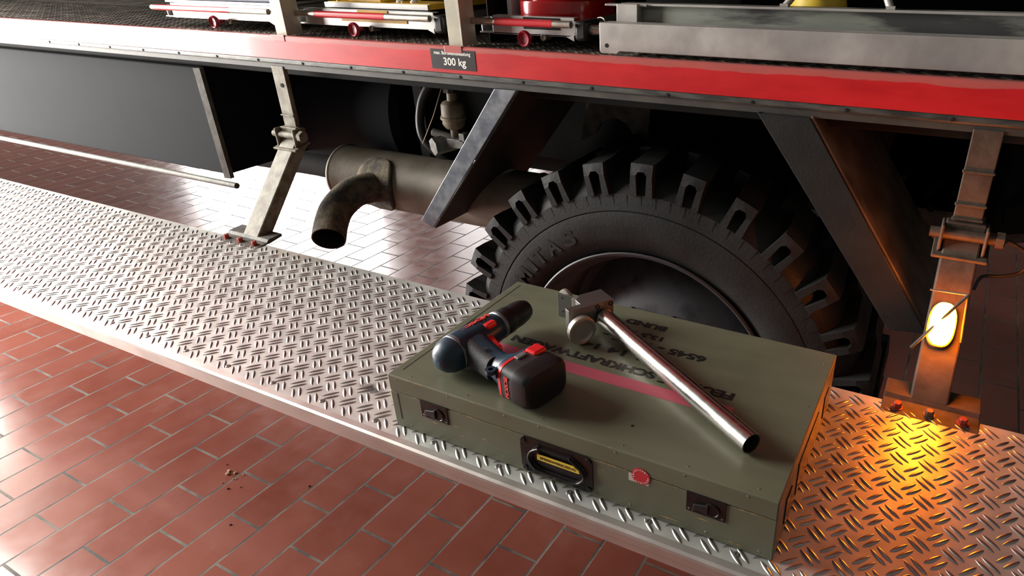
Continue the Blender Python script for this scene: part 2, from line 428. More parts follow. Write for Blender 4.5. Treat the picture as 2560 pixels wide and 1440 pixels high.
for n, (xa, xb) in enumerate(((-12.9, -8.3), (-6.7, -4.9))):
    b = MB()
    for x in (xa + 0.04, xb - 0.04): b.bb((x - 0.04, 7.05, 0), (x + 0.04, 7.15, 4.1))
    b.bb((xa, 7.05, 4.0), (xb, 7.15, 4.1)); b.bb((xa, 7.05, 0), (xb, 7.15, 0.12))
    struct('door_%d' % (n + 1), b, M['gate_frame'])

# ------------------------------------------------------------------ the truck
T = 0.746          # platform top
XL, XR = -4.3, 1.3
truck = thing('fire_truck', (-0.53, 0.7, 0.0), 'red fire truck above the tiled floor, with black off-road wheel and fold-out tread-plate step', 'truck')
def part(name, mb, m, bevel=0.0, parent=None, label=None, **k):
    o = obj(name, mb, m, parent or truck, bevel, **k)
    if label: o['label'] = label
    return o

# folding platform ------------------------------------------------
b = MB(); b.bb((XL, 0.011, T - 0.003), (XR, 0.4137, T))
tread_bars(b, XL + 0.02, XR - 0.02, 0.018, 0.405, T, 1)
platform = part('folding_platform', b, [M['deck'], M['bars']], label='bare aluminium tread-plate platform folded out below the sill')
b = MB()   # hollow front extrusion, rounded nose
prof = [(0.013, T + 0.0005), (0.004, T), (0.0005, T - 0.0025), (-0.0005, T - 0.006), (-0.0005, T - 0.016), (0.001, T - 0.017), (0.001, T - 0.029), (0.004, T - 0.031), (0.02, T - 0.031), (0.02, T - 0.004), (0.013, T - 0.004)]
b.prism([(XL, y, z) for y, z in prof], (XR - XL, 0, 0))
part('edge_trim', b, M['trim_alu'], parent=platform, label='smooth aluminium edge strip along the front of the platform')
b = MB(); b.bb((XL, 0.402, T - 0.03), (XR, 0.4137, T - 0.003))
part('rear_flange', b, M['trim_alu'], parent=platform)
b = MB()
for y in (0.12, 0.29): b.bb((XL, y - 0.02, T - 0.03), (XR, y + 0.02, T - 0.003))
part('stiffener', b, M['trim_alu'], parent=platform)
k = 0
for i in range(-33, 12):
    x = -0.4671 + 0.1127 * i
    if not (XL + 0.02 < x < 0.3): continue
    b = MB(); b.lathe([(0.0045, 0.0), (0.0042, 0.0009), (0.0032, 0.0014), (0.0018, 0.0013), (0.0016, 0.0004), (0, 0.0004)], (x, 0.0267, T), (0, 0, 1), 16)
    part('rivet', b, M['steel_rivet'], parent=platform)

# folding arms ----------------------------------------------------
def folding_arm(cx, wide):
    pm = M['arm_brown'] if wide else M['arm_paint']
    w = 0.054; th = 0.034
    yb, zb, yt, zt = 0.441, T + 0.004, 0.603, 0.940
    b = MB()
    d = Vector((0, yt - yb, zt - zb)).normalized(); nrm = Vector((0, -d.z, d.y))
    lo = Vector((cx, yb, zb)) ; hi = Vector((cx, yt, zt))
    R = Matrix((Vector((1, 0, 0)), nrm, d)).transposed()
    b.box((lo + hi) / 2 + d * 0.005, (w, th, (hi - lo).length + 0.03), R)
    arm = part('folding_arm', b, pm, 0.003, label='dusty beige folding support arm by the muffler' if cx < -1 else 'dark brown folding support arm carrying the amber lamp')
    # mounting plate: flat rear leaf with a front flange on the platform
    b = MB(); x0, x1 = (-1.577, -1.431) if cx < -1 else (-0.016, 0.119)
    b.prism([(x0, 0.384, T), (x0, 0.418, T + 0.004), (x0, 0.424, T + 0.010), (x0, 0.462, T + 0.012), (x0, 0.462, T + 0.005), (x0, 0.424, T - 0.001)][::1], (x1 - x0, 0, 0))
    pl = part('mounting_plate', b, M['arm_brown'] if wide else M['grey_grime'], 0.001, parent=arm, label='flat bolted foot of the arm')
    for i in range(3):
        x = x0 + 0.022 + i * (x1 - x0 - 0.044) / 2
        b = MB(); b.lathe([(0.0085, 0), (0.0085, 0.0015), (0.0, 0.0015)], (x, 0.400, T + 0.0015), (0, -0.1, 1), 20)
        b.lathe([(0.0062, 0.0015), (0.0062, 0.009), (0.0052, 0.010), (0.0, 0.010)], (x, 0.400, T + 0.0015), (0, -0.1, 1), 6, smooth=False)
        part('bolt', b, M['bolt_red'] if not (cx > -1 and i == 1) else M['rust_bolt'], parent=arm)
    # hinge: two cheeks, cross plate, pin
    b = MB()
    b.box((cx, 0.596, 0.938), (0.082, 0.05, 0.006), Euler((0.25, 0, 0)).to_matrix())
    for sx in (-0.032, 0.032): b.box((cx + sx, 0.600, 0.960), (0.005, 0.038, 0.045))
    b.box((cx, 0.607, 0.962), (0.058, 0.022, 0.044))
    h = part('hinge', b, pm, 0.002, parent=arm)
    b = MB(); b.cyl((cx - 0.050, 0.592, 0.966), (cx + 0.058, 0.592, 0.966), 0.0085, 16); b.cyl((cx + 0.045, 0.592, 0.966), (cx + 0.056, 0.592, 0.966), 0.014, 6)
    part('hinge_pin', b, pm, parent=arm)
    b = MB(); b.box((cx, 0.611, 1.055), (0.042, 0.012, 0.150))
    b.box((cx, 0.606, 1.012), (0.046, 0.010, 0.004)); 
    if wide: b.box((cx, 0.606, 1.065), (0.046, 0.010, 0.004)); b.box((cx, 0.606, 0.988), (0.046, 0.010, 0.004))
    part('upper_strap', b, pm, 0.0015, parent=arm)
    if cx < -1:
        b = MB(); b.cyl((cx + 0.004, 0.6035, 1.085), (cx + 0.004, 0.6055, 1.085), 0.005, 12)
        part('strap_hole', b, M['soot_black'], parent=arm)
    return arm
armL = folding_arm(-1.496, False)
armR = folding_arm(0.048, True)

# loop of cable beside the right hinge
b = MB()
pts = [(0.095, 0.60, 0.965), (0.118, 0.60, 0.962), (0.143, 0.60, 0.945), (0.140, 0.60, 0.918), (0.115, 0.60, 0.905), (0.088, 0.60, 0.898), (0.080, 0.585, 0.880)]
def smooth_pts(P, n=8):
    P = [Vector(p) for p in P]; out = []
    for i in range(len(P) - 1):
        p0 = P[max(i - 1, 0)]; p1 = P[i]; p2 = P[i + 1]; p3 = P[min(i + 2, len(P) - 1)]
        for k in range(n):
            t = k / n
            out.append(0.5 * ((2 * p1) + (p2 - p0) * t + (2 * p0 - 5 * p1 + 4 * p2 - p3) * t * t + (3 * p1 - p0 - 3 * p2 + p3) * t ** 3))
    out.append(P[-1]); return out
b.sweep(smooth_pts(pts), 0.0028, 8)
part('lamp_cable', b, M['cable'], label='thin dark cable looping out beside the right arm')

# amber lamp on the right arm -------------------------------------
d = Vector((0, 0.603 - 0.441, 0.940 - 0.750)).normalized(); nrm = Vector((0, -d.z, d.y))
base = Vector((0.043, 0.441, 0.750)) + d * 0.112 + nrm * 0.018
R = Matrix((Vector((1, 0, 0)), d, -nrm)).transposed() if False else Matrix((Vector((1, 0, 0)), d, Vector((1, 0, 0)).cross(d))).transposed()
up = Vector((1, 0, 0)).cross(d)
if up.dot(nrm) < 0: up = -up
def ring(r1, r2, h, n=28, e=2.6):
    out = []
    for k in range(n):
        a = 2 * PI * k / n; c, s_ = math.cos(a), math.sin(a)
        x = r1 * math.copysign(abs(c) ** (2 / e), c); y = r2 * math.copysign(abs(s_) ** (2 / e), s_)
        out.append(base + Vector((1, 0, 0)) * x + d * y + up * h)
    return out
b = MB(); b.loft([ring(0.020, 0.035, -0.002), ring(0.020, 0.035, 0.012)])
lamp = part('marker_lamp', b, M['lamp_base'], label='amber side marker lamp, lit, on the right folding arm')
b = MB(); b.loft([ring(0.018, 0.033, 0.012), ring(0.018, 0.033, 0.024), ring(0.015, 0.030, 0.031), ring(0.009, 0.022, 0.035), ring(0.003, 0.008, 0.036)])
part('lens', b, M['lamp'], parent=lamp, label='glowing amber lens')
b = MB(); b.sweep([base + Vector((-0.036, 0, 0)) - d * 0.048 + up * 0.024, base + Vector((0.026, 0, 0)) + d * 0.046 + up * 0.042], 0.0024, 8)
b.sweep([base + Vector((0.026, 0, 0)) + d * 0.046 + up * 0.042, base + Vector((-0.026, 0, 0)) + d * 0.050 + up * 0.020], 0.0016, 8)
b.sweep([base + Vector((0.026, 0, 0)) + d * 0.046 + up * 0.042, base + Vector((0.031, 0, 0)) - d * 0.020 + up * 0.006], 0.0020, 8)
part('wire_guard', b, M['grey_grime'], parent=lamp, label='bent wire across the lens')

# red sill --------------------------------------------------------
SY = 0.6044
b = MB()
b.prism([(XL, SY, 1.148), (XL, SY, 1.1985), (XL, SY + 0.0025, 1.201), (XL, SY + 0.008, 1.201), (XL, SY + 0.06, 1.196), (XL, SY + 0.06, 1.148)], (XR - XL, 0, 0))
for (x, w) in ((-1.468, 0.036), (-0.947, 0.035)):     # small weld tabs in the paint at the feet of the posts
    b.bb((x - w / 2 - 0.004, SY - 0.0012, 1.1885), (x + w / 2 + 0.006, SY + 0.004, 1.2025))
sill = part('body_sill', b, M['red_sill'], 0.0008, label='glossy red painted sill running the length of the body')
# load sticker
b = MB(); sx0, sx1 = -1.0065, -0.8915; sz0, sz1 = 1.1555, 1.1945
b.bb((sx0, SY - 0.0007, sz0), (sx1, SY, sz1), 0)
fit_text(b, 'max. Bordwandbelastung', ((sx0 + sx1) / 2 - 0.001, SY - 0.0008, 1.1868), (1, 0, 0), (0, 0, 1), 0.094, 0.0092, 1, 0.0002, 0.02)
fit_text(b, '300 kg', ((sx0 + sx1) / 2 + 0.004, SY - 0.0008, 1.1688), (1, 0, 0), (0, 0, 1), 0.058, 0.0200, 1, 0.0002, 0.018)
part('load_sticker', b, [M['sign_black'], M['white']], parent=sill, label='black sticker with white load limit lettering')
# seal and lower flange under the sill
b = MB()
b.prism([(XL, SY + 0.001, 1.136), (XL, SY - 0.001, 1.139), (XL, SY - 0.001, 1.144), (XL, SY + 0.002, 1.148), (XL, SY + 0.05, 1.148), (XL, SY + 0.05, 1.136)], (XR - XL, 0, 0))
part('sill_seal', b, mat('worn_dark_seal', (0.085, 0.085, 0.075), 0.5, 0.3, c2=(0.03, 0.03, 0.028), vscale=18, stretch=(1, 1, 6), bumps=0.3, bscale=60), parent=sill, label='dark worn strip under the red sill')
b = MB(); b.bb((XL, SY + 0.003, 1.1245), (XR, SY + 0.045, 1.136))
part('lower_flange', b, M['arm_dark'], parent=sill)
for i in range(-18, 10):
    x = -0.47 + 0.155 * i
    if XL < x < XR - 0.05:
        b = MB(); b.lathe([(0.0035, 0), (0.003, 0.0012), (0, 0.0014)], (x, SY - 0.001, 1.1418), (0, -1, 0), 10)
        if x > -2.6 and x < 0.25: part('sill_rivet', b, M['soot_black'], parent=sill)

# shelf floor behind the sill
b = MB(); b.bb((XL, SY + 0.008, 1.190), (XR, 1.9, 1.1985))
tread_bars(b, XL + 0.02, XR - 0.02, SY + 0.014, 1.10, 1.1985)
part('shelf_floor', b, mat('dirty_shelf_tread_plate', (0.30, 0.27, 0.235), 0.40, 0.8, c2=(0.16, 0.145, 0.125), vscale=15, rvar=0.1), label='dirty tread-plate shelf floor above the sill')
# posts
for x in (-1.468, -0.9485):
    b = MB(); b.bb((x - 0.0175, 0.618, 1.200), (x + 0.0175, 0.622, 1.75)); b.bb((x + 0.0145, 0.618, 1.200), (x + 0.0175, 0.664, 1.75))
    part('upright_post', b, M['cream_paint'], 0.0006, label='cream painted upright at the shelf edge, %s' % ('left of the round red tray knob' if x < -1.2 else 'above the black load sticker'))
# body above and behind (closed dark locker interior)
b = MB()
b.bb((XL, 1.9, 0.98), (XR, 1.93, 2.6)); b.bb((XL, 0.66, 1.72), (XR, 1.93, 1.76))
b.bb((XL - 0.02, 0.62, 1.2), (XL, 1.93, 2.6)); b.bb((XR, 0.62, 1.2), (XR + 0.02, 1.93, 2.6))
part('locker_walls', b, M['dark'])
b = MB(); b.bb((XL, 0.612, 1.74), (XR, 0.66, 2.7)); b.bb((XL, 0.66, 2.66), (XR, 2.75, 2.7)); b.bb((XL, 2.70, 0.98), (XR, 2.75, 2.7))
part('body_panel', b, M['cab_red'])

# chassis ---------------------------------------------------------
b = MB()
b.bb((XL, 1.00, 0.86), (XR, 1.06, 1.10)); b.bb((XL, 1.75, 0.86), (XR, 1.81, 1.10))
b.bb((XL, 0.66, 1.10), (XR, 2.70, 1.145))
for x in (-2.6, -1.75, 0.35): b.bb((x - 0.04, 0.97, 1.03), (x + 0.04, 2.6, 1.10))
b.bb((-4.3, 1.0, 0.80), (-1.78, 1.8, 1.0)); b.bb((-1.95, 1.2, 0.75), (0.8, 1.65, 1.0))
part('chassis_frame', b, M['dark'], 0.004, label='grimy black chassis frame under the body')
# side toolbox at the far left (dark box whose lit end face and bottom rod show)
b = MB()
b.prism([(-4.3, 0.64, 0.80), (-1.862, 0.64, 0.80), (-1.862, 0.64, 1.10), (-4.3, 0.64, 1.10)], (0, 0.33, 0))
box_l = part('side_locker_box', b, M['dark_navy'], 0.004, label='dark blue-black box hanging under the sill at the left')
b = MB(); b.prism([(-1.868, 0.630, 0.792), (-1.846, 0.634, 0.792), (-1.846, 0.634, 1.10), (-1.868, 0.630, 1.10)], (0, 0.012, 0))
part('edge_bracket', b, M['grey_grime'], parent=box_l)
b = MB(); b.cyl((-4.3, 0.625, 0.778), (-1.812, 0.625, 0.778), 0.0085, 14)
part('bottom_rod', b, M['grey_grime'], parent=box_l)
b = MB(); b.lathe([(0, 0), (0.17, 0), (0.19, 0.02), (0.19, 0.60), (0.17, 0.62), (0, 0.62)], (-2.02, 1.05, 0.945), (1, 0, 0), 40)
part('air_tank', b, M['dark_navy'], label='dark cylindrical tank beyond the left arm')
b = MB(); b.sweep([(-2.6, 0.98, 0.74), (-1.9, 0.99, 0.745), (-1.45, 0.93, 0.76), (-1.3, 0.88, 0.79)], 0.052, 20)
part('exhaust_pipe', b, M['dark'], label='dark exhaust pipe entering the muffler from the left')

# muffler ---------------------------------------------------------
MUF = (0.80, 0.802, 0.080)
b = MB()
my, mz, mr = MUF
b.lathe([(0, 0.0), (mr * 0.8, 0.0), (mr + 0.002, 0.006), (mr + 0.003, 0.012), (mr, 0.016), (mr, 0.66), (mr + 0.003, 0.666), (mr * 0.8, 0.68), (0, 0.68)], (-1.557, my, mz), (1, 0, 0), 56)
muf = part('muffler', b, M['muffler'], label='brown-grey cylindrical exhaust muffler')
# tail pipe: saddle flange on the shell, elbow toward the camera and down
pp = smooth_pts([(-1.375, 0.735, 0.805), (-1.390, 0.670, 0.806), (-1.386, 0.605, 0.786), (-1.368, 0.560, 0.760), (-1.343, 0.523, 0.736)], 8)
b = MB(); b.sweep(pp, 0.0405, 28, caps=False)
b.sweep([p for p in pp], 0.0375, 28, caps=False, mi=1)
e = pp[-1]; tdir = (pp[-1] - pp[-2]).normalized()
b.lathe([(0.0375, 0), (0.0405, 0)], e, tdir, 28, 0)
tail = part('tail_pipe', b, [M['soot'], M['soot_black']], parent=muf, label='sooty bent tail pipe with open end')
b = MB()
sec = []
for i in range(15):
    a = -0.95 + 1.9 * i / 14     # around the shell
    sec.append(a)
vs = []; nx = 10
for i, a in enumerate(sec):
    wdt = 0.062 * math.sqrt(max(0.02, 1 - (a / 0.98) ** 2)) ** 0.7
    for j in range(nx + 1):
        x = -1.365 + wdt * (-1 + 2 * j / nx)
        rr = mr + 0.005
        ang = PI - 0.12 + a     # pointing to -Y
        vs.append((x, my + rr * math.cos(ang), mz + rr * math.sin(ang)))
fs = [(i * (nx + 1) + j, i * (nx + 1) + j + 1, (i + 1) * (nx + 1) + j + 1, (i + 1) * (nx + 1) + j) for i in range(14) for j in range(nx)]
b.add(vs, fs, 0, True)
fl = part('saddle_flange', b, M['soot'], parent=muf)
sm = fl.modifiers.new('solid', 'SOLIDIFY'); sm.thickness = 0.006; sm.offset = 0
for hx in (-1.30, -1.02):
    b = MB(); b.bb((hx - 0.015, 0.86, 0.83), (hx + 0.015, 0.87, 1.10)); part('muffler_hanger', b, M['dark'], parent=muf)

# air valve hanging near the first mudguard -------------------------
vx, vy = -1.092, 0.75
b = MB()
b.lathe([(0, 0.062), (0.012, 0.062), (0.012, 0.040), (0.024, 0.036), (0.028, 0.030), (0.028, 0.004), (0.031, 0.002), (0.031, -0.004), (0.027, -0.006), (0.027, -0.016), (0.020, -0.026), (0.010, -0.030), (0.009, -0.05), (0, -0.05)], (vx, vy, 1.015), (0.05, 0, 1), 28)
valve = part('air_valve', b, M['valve_beige'], label='dusty beige air valve hanging under the body')
b = MB(); b.lathe([(0, 0.10), (0.016, 0.10), (0.016, 0.080), (0.020, 0.078), (0.020, 0.060), (0, 0.060)], (vx, vy, 1.015), (0.05, 0, 1), 10, smooth=False)
part('hose_fitting', b, M['black_metal'], parent=valve)
b = MB()
b.cyl((vx - 0.062, vy - 0.01, 0.975), (vx - 0.01, vy, 0.962), 0.010, 14)
b.cyl((vx - 0.045, vy - 0.035, 0.945), (vx - 0.02, vy + 0.02, 0.950), 0.023, 6)
b.box((vx + 0.012, vy, 0.955), (0.05, 0.04, 0.022)); b.box((vx + 0.034, vy - 0.01, 0.972), (0.016, 0.02, 0.02))
part('valve_body', b, M['valve_grey'], 0.001, parent=valve)
b = MB(); b.sweep(smooth_pts([(vx - 0.12, vy + 0.10, 1.10), (vx - 0.17, vy + 0.08, 1.02), (vx - 0.16, vy + 0.06, 0.93), (vx - 0.08, vy + 0.08, 0.86)]), 0.012, 12)
part('rubber_hose', b, M['black'], parent=valve)
b = MB(); b.sweep([(vx + 0.03, vy - 0.05, 1.115), (vx + 0.028, vy - 0.10, 1.04), (vx + 0.02, vy - 0.138, 0.985)], 0.0012, 6)
part('thin_wire', b, M['rust_bolt'], parent=valve)

# mudguard brackets -----------------------------------------------
def mudguard(p_tl, p_tr, p_br, p_bl, m_strip, lab, deep, m_in=None):
    b = MB()
    b.prism([(p[0], 0.600, p[1]) for p in (p_tl, p_tr, p_br, p_bl)], (0, 0.004, 0))
    g = part('mudguard', b, m_strip, 0.0015, label=lab)
    b = MB()
    e = Vector((p_br[0] - p_tr[0], 0, p_br[1] - p_tr[1])).normalized(); n = Vector((-e.z, 0, e.x)) * 0.004
    t = Vector((p_tr[0], 0.604, p_tr[1])); q = Vector((p_br[0], 0.604, p_br[1]))
    b.prism([t, q, q + n, t + n], (0, deep, 0))
    part('mudguard_sheet', b, m_in or M['guard_in'], 0.0008, parent=g)
    # folded rim along the far edge of the strip
    b = MB(); l1 = Vector((p_tl[0], 0.604, p_tl[1])); l2 = Vector((p_bl[0], 0.604, p_bl[1]))
    n2 = -n * 0.6
    b.prism([l1, l2, l2 + n2 * -1, l1 + n2 * -1], (0, 0.018, 0))
    part('folded_lip', b, m_strip, parent=g)
    return g
mudguard((-0.849, 1.125), (-0.795, 1.125), (-1.066, 0.785), (-1.103, 0.797), M['bracket'], 'worn blue-grey slanted mudguard left of the tyre', 0.34, mat('mudguard_sheet_shaded', (0.022, 0.021, 0.020), 0.55, var=0.4, vscale=15))  # left sheet is a darker copy, its shade put into the colour
mg = mudguard((-0.303, 1.125), (-0.214, 1.125), (0.028, 0.775), (-0.034, 0.767), M['bracket_dark'], 'dark grey slanted mudguard right of the tyre', 0.36)
# back plate with bolts behind the right mudguard
b = MB(); b.prism([(-0.10, 1.0, 1.08), (-0.125, 1.0, 0.89), (-0.10, 1.0, 0.85), (0.06, 1.0, 0.79), (0.30, 1.0, 0.85), (0.30, 1.0, 1.08)], (0, 0.01, 0))
bp = part('gearbox_plate', b, M['grey_grime'], label='dark plate behind the right mudguard')
for (x, z) in ((-0.10, 0.915), (-0.075, 0.93), (-0.09, 0.885), (-0.02, 0.90), (0.0, 0.925), (0.03, 0.91), (-0.01, 0.87)):
    b = MB(); b.cyl((x, 0.985, z), (x, 1.0, z), 0.008, 6); part('plate_bolt', b, M['dark'], parent=bp)
b = MB(); b.prism([(-0.83, 0.96, 1.07), (-0.66, 0.96, 1.07), (-0.67, 0.96, 0.955), (-0.70, 0.96, 0.955)] + [(-0.76 + 0.055 * math.cos(a), 0.96, 0.945 + 0.055 * math.sin(a)) for a in [0.4, 0.9, 1.4, 1.9, 2.4, 2.9]] + [(-0.86, 0.96, 0.93)], (0, 0.012, 0))
part('spring_plate', b, M['grey_grime'], label='grey plate with round notch above the tyre')
b = MB(); b.sweep([(0.115, 0.95, 1.1), (0.12, 0.95, 0.96), (0.125, 0.93, 0.86)], 0.03, 12); b.box((0.2, 1.0, 0.96), (0.14, 0.14, 0.13))
b.cyl((0.30, 0.95, 0.94), (0.12, 0.95, 0.90), 0.05, 14)
part('axle_housing', b, M['dark'], 0.004, label='black axle and spring gear at the right')

# wheel -----------------------------------------------------------
WC = Vector((-0.533, 0.0, 0.4975))
NL = 28
def wp(r, a, y): return (WC.x + r * math.cos(a), y, WC.z + r * math.sin(a))
def make_tyre():
    b = MB()
    prof = [(0.300, 0.655), (0.306, 0.644), (0.316, 0.640), (0.322, 0.6335), (0.345, 0.628), (0.375, 0.6265), (0.3975, 0.630), (0.399, 0.6325), (0.401, 0.630), (0.425, 0.6325), (0.436, 0.634), (0.438, 0.637), (0.448, 0.645), (0.460, 0.658), (0.469, 0.678), (0.474, 0.70), (0.476, 0.78)]
    full = [(r, y) for r, y in prof] + [(r, 1.56 - y) for r, y in prof[::-1][1:]]
    b.lathe(full, WC, (0, 1, 0), 224, up=(1, 0, 0))
    st = 2 * PI / NL
    a0 = math.radians(102.9)
    def patch(r1, r2, d1, d2, y1, y2, ac, skew=0.0):
        """block between radii, half-angles d1 (inner) d2 (outer)"""
        def ang(r, s): return ac + s * (d1 if r == r1 else d2)
        vs = []
        for y in (y1, y2):
            for r in (r1, r2):
                for s in (-1, -0.33, 0.33, 1): vs.append(wp(r, ang(r, s) + (skew if y == y2 else 0), y))
        f = []
        for y in (0, 8):
            for k in range(3): f.append((y + k, y + k + 1, y + 5 + k, y + 4 + k))
        for k in range(3): f.append((k, k + 1, 9 + k, 8 + k)); f.append((4 + k, 12 + k, 13 + k, 5 + k))
        f.append((0, 8, 12, 4)); f.append((3, 7, 15, 11))
        b.add(vs, f)
    for side in (0, 1):
        for i in range(NL):
            ac = a0 + (i + 0.5 * side) * st
            Y = (lambda y: y) if side == 0 else (lambda y: 1.56 - y)
            D = math.radians
            # legs
            for s in (-1, 1):
                o1, i1 = D(3.3), D(1.25); o2, i2 = D(2.85), D(1.45)
                q = [wp(0.4345, ac + s * o1, 0), wp(0.4345, ac + s * i1, 0), wp(0.478, ac + s * i2, 0), wp(0.478, ac + s * o2, 0)]
                q1 = [(x, Y(0.6285), z) for x, y, z in q]; q2 = [(x, Y(0.668), z) for x, y, z in q]
                b.add(q1 + q2, [(0, 1, 2, 3), (4, 5, 6, 7), (0, 1, 5, 4), (1, 2, 6, 5), (2, 3, 7, 6), (3, 0, 4, 7)])
            # bridge with a pointed slot head
            pl = [(0.478, -2.85), (0.478, -1.45), (0.486, -0.75), (0.486, 0.75), (0.478, 1.45), (0.478, 2.85), (0.5015, 2.75), (0.5015, 0.0), (0.5015, -2.75)]
            pts = [wp(r, ac + D(a), 0) for r, a in pl]
            n = len(pts)
            q1 = [(x, Y(0.6285 if k < 6 else 0.634), z) for k, (x, y, z) in enumerate(pts)]; q2 = [(x, Y(0.668), z) for x, y, z in pts]
            f = [(0, 1, 8), (1, 2, 8), (2, 7, 8), (2, 3, 7), (3, 6, 7), (3, 4, 6), (4, 5, 6)]
            b.add(q1 + q2, f + [tuple(j + n for j in t) for t in f] + [(k, (k + 1) % n, (k + 1) % n + n, k + n) for k in range(n)])
            # tread block running toward the middle
            patch(0.445, 0.5015, D(3.4), D(2.75), Y(0.668), Y(0.800), ac, skew=D(2.0 if side == 0 else -2.0))
    # short tick ribs on the shoulder and moulded scuff lines
    for i in range(84):
        a = 2 * PI * i / 84
        p = [wp(0.414, a, 0.6317), wp(0.434, a + 0.004, 0.6336), wp(0.434, a + 0.0065, 0.6336), wp(0.414, a + 0.0025, 0.6317)]
        b.add(p + [(x, y - 0.0007, z) for x, y, z in p], [(0, 1, 2, 3), (4, 5, 6, 7), (0, 1, 5, 4), (1, 2, 6, 5), (2, 3, 7, 6), (3, 0, 4, 7)])
    return b
wheel_rim = MB()
wheel_rim.lathe([(0.2995, 0.652), (0.3035, 0.642), (0.3015, 0.638), (0.2965, 0.638), (0.2925, 0.645), (0.288, 0.668), (0.272, 0.690), (0.268, 0.80), (0.250, 0.815), (0.235, 0.80), (0.215, 0.758), (0.185, 0.722), (0.15, 0.700), (0.11, 0.690), (0.105, 0.672), (0.06, 0.668), (0.0, 0.668)], WC, (0, 1, 0), 96, up=(1, 0, 0))
wheel = part('wheel', wheel_rim, M['wheel_paint'], label='black steel wheel with deep dished rim')
part('tyre', make_tyre(), M['rubber'], parent=wheel, label='heavy black off-road tyre with slotted lugs')
b = MB(); b.lathe([(0.3035, 0.6385), (0.3055, 0.6355), (0.3025, 0.634), (0.298, 0.6355), (0.2965, 0.639)], WC, (0, 1, 0), 128, up=(1, 0, 0))
part('rim_flange', b, M['rubber_ring'], parent=wheel)
for i in range(8):
    a = 2 * PI * (i + 0.5) / 8
    b = MB(); c = Vector(wp(0.135, a, 0.0)); b.cyl((c.x, 0.698, c.z), (c.x, 0.672, c.z), 0.014, 6); part('wheel_nut', b, M['black_metal'], parent=wheel)
b = MB()
for ch, deg, w in (('M', 146.8, 0.040), ('I', 140.2, 0.013), ('T', 134.6, 0.034), ('A', 127.0, 0.036), ('S', 118.8, 0.034)):
    a = math.radians(deg); rad = Vector((math.cos(a), 0, math.sin(a))); tg = Vector((math.sin(a), 0, -math.cos(a)))
    c = Vector(wp(0.3595, a, 0.6275))
    thick_text(b, ch, c, tg, rad, w, 0.037, 0.0016, 0, 0.03)
# small size lettering further round
part('sidewall_lettering', b, M['rubber'], parent=wheel, label='raised lettering on the tyre sidewall')
# inner wheel of the axle on the far side
b = MB(); b.lathe([(0, 2.25), (0.29, 2.25), (0.30, 2.28), (0.44, 2.27), (0.49, 2.33), (0.49, 2.52), (0.44, 2.58), (0.30, 2.57), (0, 2.56)], WC, (0, 1, 0), 64, up=(1, 0, 0))
part('far_wheel', b, M['rubber'])
b = MB(); b.cyl((WC.x, 0.80, WC.z), (WC.x, 2.3, WC.z), 0.07, 20); b.lathe([(0, -0.16), (0.12, -0.12), (0.17, 0), (0.12, 0.12), (0, 0.16)], (WC.x, 1.5, WC.z), (0, 1, 0), 24)
part('axle', b, M['dark'])

